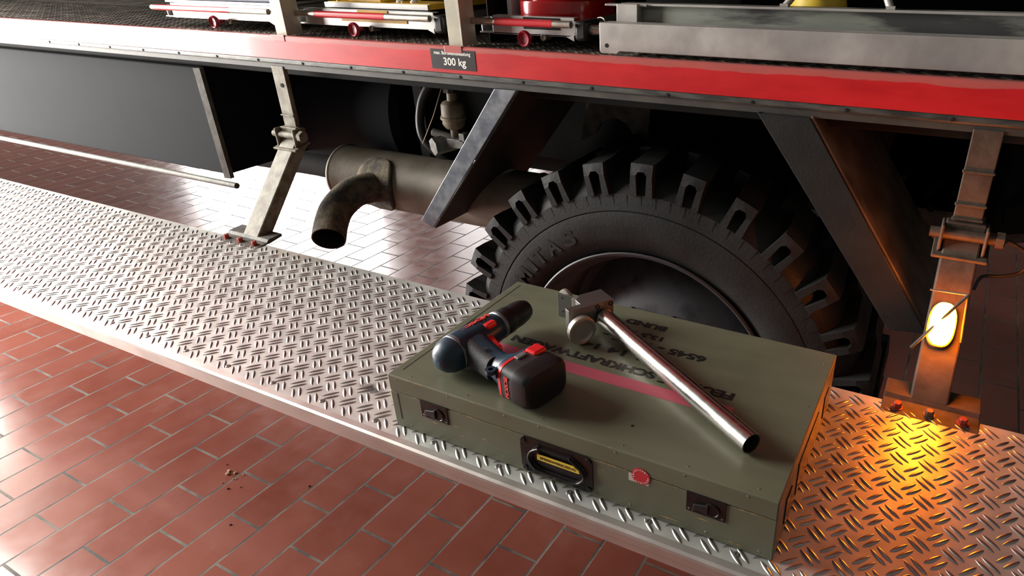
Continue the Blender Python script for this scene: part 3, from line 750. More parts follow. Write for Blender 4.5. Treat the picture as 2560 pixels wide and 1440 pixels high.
# trays in the locker ---------------------------------------------
def tray(x0, x1, knob_x, band, tape=None, lab=''):
    y0 = 0.662
    b = MB()
    b.bb((x0 + 0.055, y0 + 0.006, 1.2225), (x1 - 0.012, y0 + 0.009, 1.2575))          # front sheet
    b.bb((x0 + 0.020, y0 + 0.006, 1.2225), (x1 - 0.002, 1.20, 1.2255))                # floor
    b.bb((x0 + 0.020, y0 + 0.012, 1.2225), (x0 + 0.023, 1.2, 1.2515)); b.bb((x1 - 0.012, y0 + 0.006, 1.2225), (x1 - 0.009, 1.2, 1.2515))
    b.prism([(x0 + 0.023, y0 + 0.040, 1.2225), (x0 + 0.055, y0 + 0.006, 1.2225), (x0 + 0.055, y0 + 0.006, 1.2515), (x0 + 0.023, y0 + 0.040, 1.2515)], (0.002, 0.003, 0))
    b.bb((x0 + 0.055, y0 + 0.006, 1.2560), (x1 - 0.012, y0 + 0.026, 1.2575))          # folded top lip
    # turned-down corner gusset
    b.prism([(x1 - 0.012, y0 + 0.004, 1.2255), (x1 - 0.012, y0 + 0.004, 1.2145), (x1 - 0.030, y0 + 0.004, 1.2225)], (0, 0.004, 0))
    t = part('pull_out_tray', b, M['tray_alu'], 0.0006, label=lab)
    b = MB(); zc = 1.2465; yc = y0 - 0.006
    bx0, bx1 = band
    b.sweep([(x0 - 0.012, yc, zc), (x0 - 0.008, yc, zc), (x1 - 0.012, yc, zc)], [0.0055, 0.0068, 0.0068], 20, mi=0)
    b.cyl((bx0, yc, zc), (bx1, yc, zc), 0.0072, 20, mi=1)
    part('grab_bar', b, [M['steel_bar'], M['red_band']], parent=t, label='steel grab bar with red tape band')
    b = MB(); b.lathe([(0, 0), (0.010, 0.002), (0.014, 0.012), (0.018, 0.050)], (x1 - 0.004, y0 + 0.004, 1.236), (0, 1, 0), 20)
    b.bb((x1 - 0.008, y0 - 0.002, 1.2165), (x1 + 0.018, y0 + 0.06, 1.2530)); 
    part('end_block', b, M['black'], 0.006, parent=t)
    b = MB(); b.cyl((x1 + 0.014, y0 + 0.02, 1.236), (x1 + 0.048, y0 + 0.02, 1.236), 0.0095, 16)
    part('slide_rod', b, M['steel_bar'], parent=t)
    b = MB(); kz = 1.2185; ky = 0.640
    b.lathe([(0, 0.002), (0.009, 0.001), (0.012, -0.003), (0.0135, -0.004), (0.0155, -0.001), (0.0155, 0.004), (0.011, 0.010), (0.006, 0.012), (0.004, 0.03), (0.0, 0.03)], (knob_x, ky, kz), (0, 1, 0), 32)
    part('pull_knob', b, M['knob_red'], parent=t, label='round dark red pull knob')
    b = MB(); kx = knob_x + 0.030
    b.cyl((kx, 0.665, 1.2195), (kx, 0.69, 1.2195), 0.006, 12); b.lathe([(0.0055, -0.001), (0.0065, 0), (0.0055, 0.001), (0.0045, 0)], (kx, 0.664, 1.2195), (0, 1, 0), 16, close=True)
    part('lock_eye', b, M['steel_bar'], parent=t)
    if tape:
        b = MB()
        for (a, c, z1, z2, mi) in tape: b.bb((a, y0 + 0.0045, z1), (c, y0 + 0.006, z2), mi)
        part('tape_marking', b, [M['yellow'], M['sign_black']], parent=t)
    return t
tray(-2.00, -1.535, -1.742, (-2.0, -1.690), None, 'pull-out tray at the left end of the shelf')
tray(-1.490, -1.031, -1.255, (-1.385, -1.168), [(-1.262, -1.172, 1.2480, 1.2575, 0), (-1.315, -1.118, 1.2325, 1.2430, 0)], 'pull-out tray carrying the yellow frame, with yellow tape')
tray(-0.942, -0.683, -0.795, (-0.871, -0.736), [(-0.812, -0.728, 1.234, 1.2560, 1)], 'pull-out tray under the red canister')
# vertical divider beside the second post
b = MB(); b.bb((-0.925, 0.70, 1.2), (-0.922, 1.5, 1.74)); b.bb((-1.43, 0.80, 1.2), (-1.427, 1.5, 1.74)); b.bb((-0.56, 1.3, 1.2), (1.2, 1.32, 1.74))
part('locker_divider', b, M['dark'])

# ------------------------------------------------------------------ loads on the shelf
t = thing('yellow_machine_frame', (-1.2, 0.8, 1.2580), 'yellow steel frame with pale posts standing on the pull-out tray between the two cream posts', 'frame')
b = MB(); b.bb((-1.400, 0.71, 1.2580), (-1.086, 1.10, 1.2705)); b.bb((-1.33, 0.712, 1.2705), (-1.23, 0.86, 1.2815))
obj('base_plate', b, M['yellow'], t, 0.0015)
b = MB(); b.bb((-1.405, 0.705, 1.2580), (-1.088, 0.709, 1.2690))
obj('edge_sheet', b, M['tray_alu'], t)
for x in (-1.190, -1.148):
    b = MB(); b.cyl((x, 0.73, 1.2705), (x, 0.73, 1.36), 0.0055, 14); b.lathe([(0.0085, 0), (0.0085, 0.004), (0.006, 0.005)], (x, 0.73, 1.2705), (0, 0, 1), 14)
    obj('pale_post', b, M['white'], t)
for x in (-1.262, -1.168, -1.37):
    b = MB(); b.lathe([(0.004, 0), (0.003, 0.003), (0, 0.0035)], (x, 0.716, 1.2705), (0, 0, 1), 10); obj('bolt', b, M['yellow'], t)
b = MB(); b.bb((-1.19, 0.78, 1.2705), (-1.09, 1.05, 1.38)); obj('dark_housing', b, M['black'], t, 0.01)

t = thing('navy_crate', (-1.68, 0.85, 1.2515), 'navy blue crate on the left tray, cut by the top edge', 'crate')
b = MB(); b.bb((-1.98, 0.69, 1.2635), (-1.56, 1.1, 1.40)); obj('body', b, M['navy'], t, 0.004)
b = MB(); b.bb((-1.99, 0.683, 1.2578), (-1.545, 1.11, 1.2635)); obj('rim', b, M['tray_alu'], t, 0.001)

t = thing('red_canister', (-0.775, 0.80, 1.2255), 'glossy red round canister standing on the tray right of the load sticker', 'canister')
cyc = Vector((-0.789, 0.806, 1.2270))
b = MB()
def stad(rx, ry, z, n=40, e=3.0):
    out = []
    for k in range(n):
        a = 2 * PI * k / n; c, s_ = math.cos(a), math.sin(a)
        out.append((cyc.x + rx * math.copysign(abs(c) ** (2 / e), c), cyc.y + ry * math.copysign(abs(s_) ** (2 / e), s_), z))
    return out
b.loft([stad(0.090, 0.090, 1.2275), stad(0.091, 0.093, 1.231), stad(0.0915, 0.094, 1.279), stad(0.092, 0.092, 1.282)])
obj('base_rim', b, M['canister_red'], t)
b = MB(); b.loft([stad(0.076, 0.076, 1.281), stad(0.078, 0.078, 1.290), stad(0.090, 0.09, 1.40)])
obj('body', b, M['canister_red'], t)
b = MB(); b.bb((-0.893, 0.73, 1.2275), (-0.882, 0.86, 1.40)); obj('white_side', b, M['canister_white'], t)

# galvanised frame lying at the right on the shelf
t = thing('galvanised_frame', (-0.28, 0.68, 1.2005), 'galvanised steel double-rail frame lying along the shelf edge at the right', 'metal frame')
b = MB()   # front channel: face with notch at its left foot
y0 = 0.634; L0 = -0.622; L1 = 1.0
b.prism([(L0 + 0.003, y0, 1.2012), (L0, y0, 1.206), (L0, y0, 1.2545), (L1, y0, 1.2545), (L1, y0, 1.2062), (L0 + 0.042, y0, 1.2062), (L0 + 0.036, y0, 1.2012)], (0, 0.003, 0))
b.bb((L0, y0 + 0.003, 1.2515), (L1, y0 + 0.040, 1.2545)); b.bb((L0 + 0.05, y0 + 0.003, 1.2062), (L1, y0 + 0.040, 1.209))
obj('front_channel', b, M['galv'], t, 0.0012)
b = MB(); b.cyl((L0 + 0.015, y0 - 0.0004, 1.2155), (L0 + 0.015, y0 + 0.0002, 1.2155), 0.0038, 16)
obj('bolt_hole', b, M['soot_black'], t)
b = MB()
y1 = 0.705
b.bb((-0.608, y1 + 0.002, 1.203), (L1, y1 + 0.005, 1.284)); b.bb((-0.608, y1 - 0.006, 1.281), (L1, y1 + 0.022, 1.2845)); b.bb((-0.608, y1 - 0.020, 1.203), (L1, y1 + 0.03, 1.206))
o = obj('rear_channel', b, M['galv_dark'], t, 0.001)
b = MB(); b.bb((-0.612, y1 - 0.020, 1.2045), (-0.568, y1 + 0.002, 1.2835)); b.bb((-0.64, y1 - 0.014, 1.279), (-0.552, y1 + 0.006, 1.2830))
obj('end_plate', b, M['galv'], t, 0.0015)
b = MB(); b.bb((-0.608, y1 - 0.009, 1.2800), (L1, y1 - 0.005, 1.2845)); obj('rolled_lip', b, M['galv'], t, 0.001)
for (x, dx) in ((-0.300, 0.055), (-0.128, -0.04)):
    b = MB(); b.sweep([(x, y1 + 0.004, 1.2845), (x + dx, y1 + 0.03, 1.36)], 0.0062, 14); b.box((x, y1 + 0.002, 1.2865), (0.014, 0.012, 0.006))
    obj('diagonal_rod', b, M['galv'], t)
b = MB(); b.sweep(smooth_pts([(-0.660, 0.70, 1.256), (-0.650, 0.695, 1.2575), (-0.641, 0.69, 1.255), (-0.639, 0.69, 1.247)]), 0.0016, 8)
obj('wire_hook', b, M['steel_bar'], t)

t = thing('yellow_bottle', (-0.27, 0.86, 1.2845), 'small yellow plastic piece with dark print behind the galvanised frame', 'container')
b = MB(); b.lathe([(0, 0), (0.052, 0), (0.050, 0.01), (0.034, 0.10), (0, 0.105)], (-0.262, 0.80, 1.272), (0, 0, 1), 28); obj('body', b, M['label_yellow'], t)
b = MB(); b.bb((-0.262 - 0.02, 0.752, 1.294), (-0.262 + 0.016, 0.7535, 1.304)); obj('dark_print', b, M['sign_black'], t)
b = MB(); b.bb((-0.31, 0.74, 1.2012), (-0.21, 0.86, 1.272)); obj('foot', b, M['black'], t)

# ------------------------------------------------------------------ olive tool case
CT = 0.83706
CX0, CY0, CW, CD = -0.6562, 0.0338, 0.5675, 0.3298
case = thing('tool_case', (CX0 + CW / 2, CY0 + CD / 2, T + 0.0018), 'flat olive green wooden tool case lying on the tread-plate step', 'case')
ZB = T + 0.0018
b = MB(); b.bb((CX0, CY0, ZB), (CX0 + CW, CY0 + CD, 0.8094))
obj('lower_shell', b, M['olive'], case, 0.0015)
b = MB(); b.bb((CX0, CY0, 0.8100), (CX0 + CW, CY0 + CD, CT))
lid = obj('lid', b, M['olive'], case, 0.0018)
# thin battens outlining the frame of the panels
b = MB()
b.bb((CX0 + 0.0125, CY0 + 0.018, CT - 0.0002), (CX0 + 0.0140, CY0 + CD - 0.012, CT + 0.0002))
obj('panel_groove', b, M['stencil'], lid)
b = MB(); b.bb((CX0 + 0.0130, CY0 - 0.0003, 0.762), (CX0 + 0.0148, CY0 + 0.0002, 0.808)); obj('side_groove', b, M['stencil'], case)
# screws
def screw(parent, p, ax, r=0.0016):
    b = MB(); b.lathe([(r, -0.0001), (r * 0.9, 0.0003), (0, 0.0002)], p, ax, 10); obj('screw', b, M['steel_rivet'], parent)
for x in (-0.640, -0.548, -0.453, -0.40, -0.29, -0.20, -0.124):
    screw(lid, (x, CY0, 0.8318), (0, -1, 0))
for x in (-0.6256, -0.43, -0.27, -0.17, -0.105):
    screw(case, (x, CY0, 0.7555), (0, -1, 0))
for (x, y) in ((-0.645, 0.075), (-0.645, 0.16), (-0.645, 0.25), (-0.645, 0.34), (-0.62, 0.044), (-0.52, 0.044), (-0.40, 0.045), (-0.285, 0.045), (-0.20, 0.045), (-0.115, 0.046), (-0.100, 0.12), (-0.100, 0.22), (-0.100, 0.33)):
    screw(lid, (x, y, CT), (0, 0, 1))
# wood showing where the paint is chipped
b = MB()
def chip(x0, x1, z, y=CY0 - 0.0003, h=0.0008):
    n = max(2, int((x1 - x0) / 0.012)); top = []; bot = []
    for i in range(n + 1):
        x = x0 + (x1 - x0) * i / n; k = math.sin(PI * i / n) ** 0.5
        top.append((x, y, z + h * k * random.uniform(0.5, 1.3))); bot.append((x, y, z - h * k * random.uniform(0.3, 1.0)))
    b.add(top + bot, [(i, i + 1, n + 1 + i + 1, n + 1 + i) for i in range(n)])
for a, c, z in ((-0.616, -0.603, 0.8098), (-0.549, -0.482, 0.8099), (-0.47, -0.44, 0.8098), (-0.322, -0.262, 0.8099), (-0.243, -0.199, 0.8098), (-0.14, -0.089, 0.8098), (-0.55, -0.53, 0.784), (-0.585, -0.57, 0.777), (-0.535, -0.525, 0.770), (-0.50, -0.475, 0.779), (-0.475, -0.462, 0.771), (-0.31, -0.30, 0.797), (-0.235, -0.20, 0.757), (-0.185, -0.165, 0.774), (-0.155, -0.11, 0.7545)):
    chip(a, c, z)
for a, c in ((-0.628, -0.612), (-0.610, -0.585), (-0.515, -0.495), (-0.40, -0.37), (-0.30, -0.292)):
    chip(a, c, CT - 0.0009, CY0 + 0.0002, 0.0009)
obj('bare_wood_chips', b, M['scratch'], case)
# latches: recessed black plate with a turning tongue
def latch(x0, x1, z0, z1):
    g = MB(); g.bb((x0, CY0 - 0.0012, z0), (x1, CY0 + 0.004, z1))
    l = obj('latch', g, M['black_metal'], case, 0.0006)
    g = MB(); cx = x0 + (x1 - x0) * 0.66; cz = z0 + (z1 - z0) * 0.42
    g.lathe([(0.0100, 0), (0.0100, 0.0012), (0.0085, 0.0016), (0.0075, 0.0006), (0, 0.0006)], (cx, CY0 - 0.0012, cz), (0, -1, 0), 28)
    obj('latch_disc', g, M['black_metal'], l)
    g = MB(); g.prism([(cx - 0.004, CY0 - 0.0015, cz + 0.007), (cx - 0.022, CY0 - 0.0015, cz + 0.003), (cx - 0.024, CY0 - 0.0015, cz - 0.009), (cx - 0.016, CY0 - 0.0015, cz - 0.004), (cx - 0.004, CY0 - 0.0015, cz - 0.007)], (0, -0.003, 0))
    obj('latch_tongue', g, M['black'], l, 0.0008)
    for (sx, sz) in ((x0 + 0.004, z0 + 0.004), (x1 - 0.004, z0 + 0.004)):
        screw(l, (sx, CY0 - 0.0012, sz), (0, -1, 0), 0.0014)
latch(-0.6003, -0.5515, 0.7822, 0.8114)
latch(-0.1960, -0.1470, 0.7818, 0.8110)
# recessed carrying handle: black pressed plate with stadium well, folding bail, yellow label
hx0, hx1, hz0, hz1 = -0.4300, -0.3218, 0.7520, 0.8104
hw = MB()
def stadium(cx, cz, rx, rz, y, n=40):
    out = []
    for k in range(n):
        a = 2 * PI * (k + 0.5) / n; c, s_ = math.cos(a), math.sin(a)
        out.append((cx + (rx - rz) * (1 if c > 0 else -1) + rz * c, y, cz + rz * s_))
    return out
hcx, hcz = -0.3745, 0.7775
def square(cx, cz, rx, rz, y, n=40):
    out = []
    for k in range(n):
        a = 2 * PI * (k + 0.5) / n; c, s_ = math.cos(a), math.sin(a); m_ = max(abs(c) / rx, abs(s_) / rz)
        out.append((cx + c / m_, y, cz + s_ / m_))
    return out
ocx, ocz, orx, orz = (hx0 + hx1) / 2, (hz0 + hz1) / 2, (hx1 - hx0) / 2, (hz1 - hz0) / 2
secs = [square(ocx, ocz, orx, orz, CY0 - 0.0002), square(ocx, ocz, orx, orz, CY0 - 0.0016), stadium(hcx, hcz, 0.0440, 0.0190, CY0 - 0.0016), stadium(hcx, hcz, 0.0425, 0.0175, CY0 - 0.0032), stadium(hcx, hcz, 0.0400, 0.0150, CY0 - 0.0010), stadium(hcx, hcz, 0.0390, 0.0140, CY0 - 0.0004)]
hw.loft(secs, caps=False, smooth=False); hw.add(secs[-1], [tuple(range(40))])
hp = obj('carry_handle', hw, M['black_metal'], case, label=None) if False else obj('carry_handle', hw, M['black_metal'], case)
hp['label'] = 'black pressed-steel recessed carry handle'
g = MB(); zy = CY0 - 0.0045
g.sweep(smooth_pts([(-0.401, zy, 0.8035), (-0.400, zy, 0.7990), (-0.405, zy, 0.7955), (-0.413, zy, 0.789), (-0.4165, zy, 0.7775), (-0.409, zy, 0.7645), (-0.400, zy, 0.7615), (-0.3745, zy, 0.7605), (-0.349, zy, 0.7615), (-0.3395, zy, 0.7655), (-0.3325, zy, 0.7775), (-0.3380, zy, 0.789), (-0.347, zy, 0.7955), (-0.352, zy, 0.7990), (-0.353, zy, 0.8035)], 5), 0.0019, 10)
g.sweep([(-0.4035, zy, 0.8005), (-0.3505, zy, 0.8005)], 0.0014, 8)
obj('bail', g, M['black_metal'], hp)
for (x, z) in ((-0.4245, 0.8045), (-0.3270, 0.8045), (-0.4245, 0.7578), (-0.3270, 0.7578)):
    g = MB(); g.lathe([(0.0042, 0), (0.0040, 0.0012), (0.0030, 0.0016), (0.0014, 0.0014), (0, 0.0006)], (x, CY0 - 0.0016, z), (0, -1, 0), 16); obj('handle_rivet', g, M['black_metal'], hp)
g = MB(); yl = CY0 - 0.0036
g.prism([(-0.4035, yl, 0.7800), (-0.4035, yl, 0.7895), (-0.3480, yl, 0.7895), (-0.3410, yl, 0.7850), (-0.3395, yl, 0.7800)], (0, 0.0008, 0))
fit_text(g, 'SPERRWERKZEUG', (-0.3720, yl - 0.0001, 0.7846), (1, 0, 0), (0, 0, 1), 0.0540, 0.0044, 1, 0.0002, 0.03)
obj('yellow_label', g, [M['label_yellow'], M['sign_black']], hp)
# round red sticker over a pale square
g = MB(); g.bb((-0.2715, CY0 - 0.0003, 0.7965), (-0.2445, CY0, 0.8085), 0)
g.lathe([(0.0122, 0.0003), (0.0122, 0.0006), (0, 0.0006)], (-0.2552, CY0, 0.8083), (0, -1, 0), 36, 1, False)
word = 'SICHERHEIT GEPRUEFT '
for k, ch in enumerate(word):
    if ch == ' ': continue
    a = math.radians(200 - k * 18); rad = Vector((math.cos(a), 0, math.sin(a))); tg = Vector((math.sin(a), 0, -math.cos(a)))
    fit_text(g, ch, Vector((-0.2552, CY0 - 0.0007, 0.8083)) + rad * 0.0098, tg, rad, 0.0016, 0.0022, 2, 0.0002, 0.02)
obj('round_sticker', g, [M['sticker_white'], M['sticker_red'], M['white']], case)['label'] = 'round red sticker over a pale torn square'
# lettering and pink stripe on the lid, written to be read from the far side
g = MB(); zl = CT + 0.0001
def line(s, xa, xb, yt, yb, bold=0.045):
    # xa: right end in world (start of text), text runs toward -X; baseline at larger y
    fit_text(g, s, ((xa + xb) / 2, (yt + yb) / 2, zl), (-1, 0, 0), (0, -1, 0), abs(xa - xb), abs(yb - yt), 0, 0.0003, bold)
line('FEUERLÖSCHKRAFTWAGEN', -0.1935, -0.5510, 0.1840, 0.2045)
line('1 14 143', -0.3450, -0.4620, 0.2215, 0.2375)
line('6545 - 12 - 5 -', -0.2590, -0.4300, 0.2565, 0.2735)
line('13,5 KG', -0.3380, -0.4150, 0.2835, 0.2990)
line('BUND', -0.3450, -0.4150, 0.3135, 0.3285)
obj('stencil_lettering', g, M['stencil'], lid)['label'] = 'black stencilled lettering, upside down to the viewer'
g = MB(); g.bb((-0.5700, 0.1512, CT - 0.0001), (-0.1860, 0.1745, CT + 0.00015))
obj('pink_stripe', g, mat('faded_pink_stripe', (0.47, 0.085, 0.125), 0.5, var=0.08), lid)
g = MB(); g.lathe([(0.0022, 0), (0.0022, 0.0003), (0, 0.0003)], (-0.290, 0.083, CT), (0, 0, 1), 14); obj('dark_dot', g, M['stencil'], lid)
# right end: recessed grip and metal edge
g = MB(); xr = CX0 + CW
g.bb((xr - 0.0002, CY0 + 0.10, 0.762), (xr + 0.0014, CY0 + 0.215, 0.812)); obj('end_grip', g, M['black_metal'], case, 0.0006)
g = MB(); g.bb((xr - 0.0002, CY0 + 0.04, 0.768), (xr + 0.0016, CY0 + 0.068, 0.806)); obj('end_hinge', g, M['black_metal'], case, 0.0006)
g = MB(); g.bb((xr - 0.0002, CY0 + 0.26, 0.768), (xr + 0.0016, CY0 + 0.288, 0.806)); obj('end_hinge', g, M['black_metal'], case, 0.0006)

# ------------------------------------------------------------------ cordless drill, lying on its side on the case
# local axes: f = chuck direction, h = down the handle, s = side (up)
drill = thing('cordless_drill', (-0.54, 0.12, CT), 'blue and black cordless drill lying on its side on the olive case', 'drill')
DA = math.radians(80.7)
f_ = Vector((math.cos(DA), math.sin(DA), 0.02)).normalized()
s0 = Vector((0, 0, 1)); s_ = (s0 - f_ * s0.dot(f_)).normalized(); h_ = f_.cross(s_)   # toward +X
O = Vector((-0.5714, 0.1078, CT + 0.0292))
HA = math.radians(-14.0)      # the handle leans back from the square to the motor axis
g_ = Vector((math.cos(HA), math.sin(HA), 0.0)); gf_ = Vector((-g_.y, g_.x, 0.0)); HO = O + f_ * 0.010
def HP(a, h, s): return HO + gf_ * (a - 0.010) + g_ * h + Vector((0, 0, 1)) * s
HM = Matrix((gf_, g_, Vector((0, 0, 1)))).transposed()
def DP(a, h, s): return O + f_ * a + h_ * h + s_ * s
DM = Matrix((f_, h_, s_)).transposed()
def dsec(a, ch, cs, rh, rs, e=2.3, n=32, axis='f'):
    out = []
    for k in range(n):
        t_ = 2 * PI * k / n; c, s = math.cos(t_), math.sin(t_)
        u = rh * math.copysign(abs(c) ** (2 / e), c); v = rs * math.copysign(abs(s) ** (2 / e), s)
        out.append(DP(a, ch + u, cs + v) if axis == 'f' else HP(ch + u, a, cs + v))
    return out
b = MB()   # motor housing
b.loft([dsec(-0.0520, 0.002, 0, 0.004, 0.004), dsec(-0.0505, 0.002, 0, 0.012, 0.012), dsec(-0.045, 0.002, 0, 0.0190, 0.019), dsec(-0.035, 0.002, 0, 0.0240, 0.0240), dsec(-0.018, 0.002, 0, 0.0262, 0.0262), dsec(0.0, 0.002, 0, 0.0258, 0.0252), dsec(0.03, 0.001, 0, 0.0238, 0.0232), dsec(0.060, 0.0, 0, 0.0215, 0.0212), dsec(0.066, 0.0, 0, 0.0205, 0.0205)])
obj('motor_housing', b, M['drill_blue'], drill)
b = MB(); b.lathe([(0.0208, 0.0650), (0.0224, 0.0665), (0.0224, 0.0705), (0.0208, 0.072)], O, f_, 40); obj('silver_collar', b, M['silver_plastic'], drill)
b = MB(); b.lathe([(0.0250, -0.0235), (0.0269, -0.0225), (0.0269, -0.0175), (0.0250, -0.0165)], DP(0, 0.002, 0), f_, 40); obj('rear_ring', b, M['silver_plastic'], drill)
b = MB(); b.lathe([(0.0208, 0.070), (0.0214, 0.073), (0.0214, 0.088), (0.0200, 0.090), (0.0202, 0.093), (0.0198, 0.108), (0.0178, 0.121), (0.0148, 0.129), (0.0138, 0.1295)], O, f_, 40)
chuck = obj('chuck', b, M['black'], drill)
b = MB(); b.lathe([(0.0142, 0.1288), (0.0136, 0.1308), (0.0118, 0.1312), (0.0112, 0.129), (0.005, 0.127), (0.0045, 0.120), (0, 0.120)], O, f_, 32); obj('chuck_ring', b, M['steel_bar'], chuck)
b = MB()   # handle
path = [(0.018, 0.004, 0.0230, 0.022), (0.030, 0.002, 0.0215, 0.0205), (0.045, -0.001, 0.0200, 0.0185), (0.060, -0.003, 0.0190, 0.0175), (0.075, -0.004, 0.0190, 0.0180), (0.088, -0.001, 0.0240, 0.0225), (0.096, 0.003, 0.0300, 0.0255), (0.102, 0.005, 0.0340, 0.0265)]
b.loft([dsec(h + (0.008 if h > 0.04 else 0.0), c + 0.003, -0.0015, ra, rs, 2.5, 32, 'h') for h, c, ra, rs in path])
handle = obj('handle', b, M['drill_blue'], drill)
b = MB()   # rubber grip on the rear of the handle
b.loft([dsec(h + (0.004 if h > 0.04 else 0.0), c - 0.0065, -0.0015, ra * 0.70, rs + 0.0002, 2.5, 32, 'h') for h, c, ra, rs in path[0:5]])
grip = obj('rubber_grip', b, M['drill_grip'], handle)
b = MB(); b.lathe([(0.0040, 0), (0.0040, 0.0004), (0, 0.0004)], HP(-0.0045, 0.055, 0.0190), s_, 20); obj('screw_hole', b, M['soot_black'], handle)
# trigger + direction switch
b = MB(); b.loft([[DP(0.022 + u, 0.028 + v, w) for u, v, w in ((-0.004, -0.010, -0.010), (0.014, -0.008, -0.010), (0.014, -0.008, 0.010), (-0.004, -0.010, 0.010))], [DP(0.018 + u, 0.044 + v, w) for u, v, w in ((-0.004, 0, -0.010), (0.008, 0, -0.010), (0.008, 0, 0.010), (-0.004, 0, 0.010))], [DP(0.016 + u, 0.056 + v, w) for u, v, w in ((-0.004, 0, -0.009), (0.006, 0, -0.009), (0.006, 0, 0.009), (-0.004, 0, 0.009))]], smooth=False)
obj('trigger', b, M['drill_red'], drill, 0.003)
b = MB(); b.box(DP(0.0405, 0.0130, 0.0185), (0.020, 0.011, 0.010), DM); obj('direction_switch', b, M['drill_red'], drill, 0.003)
b = MB(); b.box(DP(0.010, -0.0185, 0.0165), (0.070, 0.0015, 0.0015), DM); obj('housing_seam', b, M['black'], drill)
# vents near the rear ring, small mark, maker lettering along the top
b = MB()
for i in range(5): b.box(DP(-0.0215 + 0.001, -0.013 + 0.0058 * i, 0.0215 - abs(i - 2) * 0.0015), (0.006, 0.003, 0.004), DM)
obj('rear_vents', b, M['silver_plastic'], drill)
b = MB()
ta = f_; tb = -h_ * 0.75 + s_ * 0.66; tb = (tb - ta * tb.dot(ta)).normalized()
nrm_ = ta.cross(tb)
nn = (s_ * 0.96 - h_ * 0.28).normalized(); oo = DP(0.026, -0.0055, 0.0) + s_ * 0.0228
thick_text(b, 'BOSCH', oo, f_, nn.cross(f_), 0.058, 0.0095, 0.0010, 0, 0.03)
obj('maker_lettering', b, M['drill_red_dark'], drill)['label'] = 'red lettering along the top of the housing'
# battery: foot collar in blue
_HP = HP
def HP(a, h, s): return _HP(a, h + 0.008, s)
#, red band, dark grey pack with black rounded end cap
def bsec(h, rf, rs, cf=0.0, cs=0.0, e=4.5, n=48):
    out = []
    for k in range(n):
        t_ = 2 * PI * k / n; c, s = math.cos(t_), math.sin(t_)
        out.append(HP(cf + rf * math.copysign(abs(c) ** (2 / e), c), h, cs + rs * math.copysign(abs(s) ** (2 / e), s)))
    return out
BC = 0.009
b = MB(); b.loft([bsec(0.096, 0.0350, 0.0255, BC, -0.0008), bsec(0.104, 0.0385, 0.0275, BC, -0.0008)]); obj('foot_collar', b, M['drill_blue'], drill)
b = MB(); b.loft([bsec(0.1035, 0.0390, 0.0280, BC, -0.0008), bsec(0.108, 0.0392, 0.0283, BC, -0.0008)]); obj('red_band', b, M['drill_red'], drill)
b = MB(); b.loft([bsec(0.1075, 0.0388, 0.0279, BC, -0.0008), bsec(0.130, 0.0385, 0.0275, BC, -0.0008)])
bat = obj('battery_pack', b, M['battery_grey'], drill)
b = MB(); b.loft([bsec(0.1295, 0.0392, 0.0281, BC, -0.0008), bsec(0.148, 0.0388, 0.0277, BC, -0.0008), bsec(0.154, 0.0365, 0.0255, BC, -0.0008), bsec(0.1555, 0.033, 0.0255, BC, -0.0008)])
obj('battery_end_cap', b, M['black'], bat)
b = MB(); b.box(HP(0.030, 0.114, 0.0225), (0.022, 0.020, 0.016), HM); obj('release_button', b, M['drill_red'], bat, 0.003)
b = MB(); b.box(HP(0.006, 0.110, 0.0275), (0.016, 0.008, 0.004), HM); obj('silver_catch', b, M['silver_plastic'], bat, 0.001)
b = MB(); thick_text(b, 'BOSCH', HP(BC - 0.0388, 0.1195, 0.0), -Vector((0, 0, 1)), -g_, 0.0320, 0.0075, 0.0006, 0, 0.03); obj('battery_lettering', b, M['drill_red_dark'], bat)
b = MB(); b.lathe([(0.0075, 0), (0.0075, 0.006), (0.0035, 0.006), (0.0035, 0)], HP(-0.0325, 0.0935, 0.0135), Vector((0, 0, 1)), 20, close=True); b.box(HP(-0.026, 0.097, 0.012), (0.014, 0.012, 0.008), HM)
obj('strap_eye', b, M['drill_blue'], drill)

# ------------------------------------------------------------------ lock pulling tool: block, tube, knobs
tool = thing('lock_tool', (-0.30, 0.18, CT), 'steel tube tool with milled aluminium head and round knob lying across the case', 'tool')
td = Vector((0.3000, -0.1890, 0.0)).normalized(); tw = Vector((-td.y, td.x, 0))       # tube direction and block direction
tip = Vector((-0.1410, 0.0985, CT + 0.0142)); start = Vector((-0.4325, 0.2790, CT + 0.0225))
td3 = (tip - start).normalized(); L = (tip - start).length
b = MB(); b.lathe([(0.0142, 0.0), (0.0142, L), (0.0128, L), (0.0128, 0.05), (0, 0.05)], start, td3, 64); obj('steel_tube', b, M['steel'], tool)
fl_ = Vector((-0.4685, 0.2315, 0)); 
def BP(w, dd, z): return Vector((fl_.x, fl_.y, 0)) + tw * w - td * dd + Vector((0, 0, z))
b = MB()
z0_, z1_ = CT + 0.0140, CT + 0.0480
poly = [BP(0, 0, z0_), BP(0.079, 0, z0_), BP(0.079, 0.040, z0_), BP(0.040, 0.040, z0_), BP(0.026, 0.028, z0_), BP(0.026, 0.0125, z0_), BP(0, 0.0125, z0_)]
b.prism(poly, (0, 0, z1_ - z0_)); obj('head_block', b, M['tool_alu'], tool, 0.0006)
for w in (0.050, 0.074):
    b = MB(); c = BP(w, -0.0003, CT + 0.0415); b.lathe([(0.0040, 0), (0.0038, 0.0006), (0.0026, 0.0008), (0.0022, -0.0004), (0, -0.0004)], c, td, 20); obj('socket_screw', b, M['black_metal'], tool)
kc = BP(0.0095, 0.0, CT + 0.0235)
b = MB(); b.lathe([(0.0, 0.006), (0.010, 0.0055), (0.0165, 0.0065), (0.0185, 0.010), (0.0215, 0.0102), (0.0228, 0.009), (0.0228, 0.0005), (0.0, 0.0005)][::-1], kc + td * 0.017, td, 56)
b.cyl(kc, kc + td * 0.018, 0.007, 16)
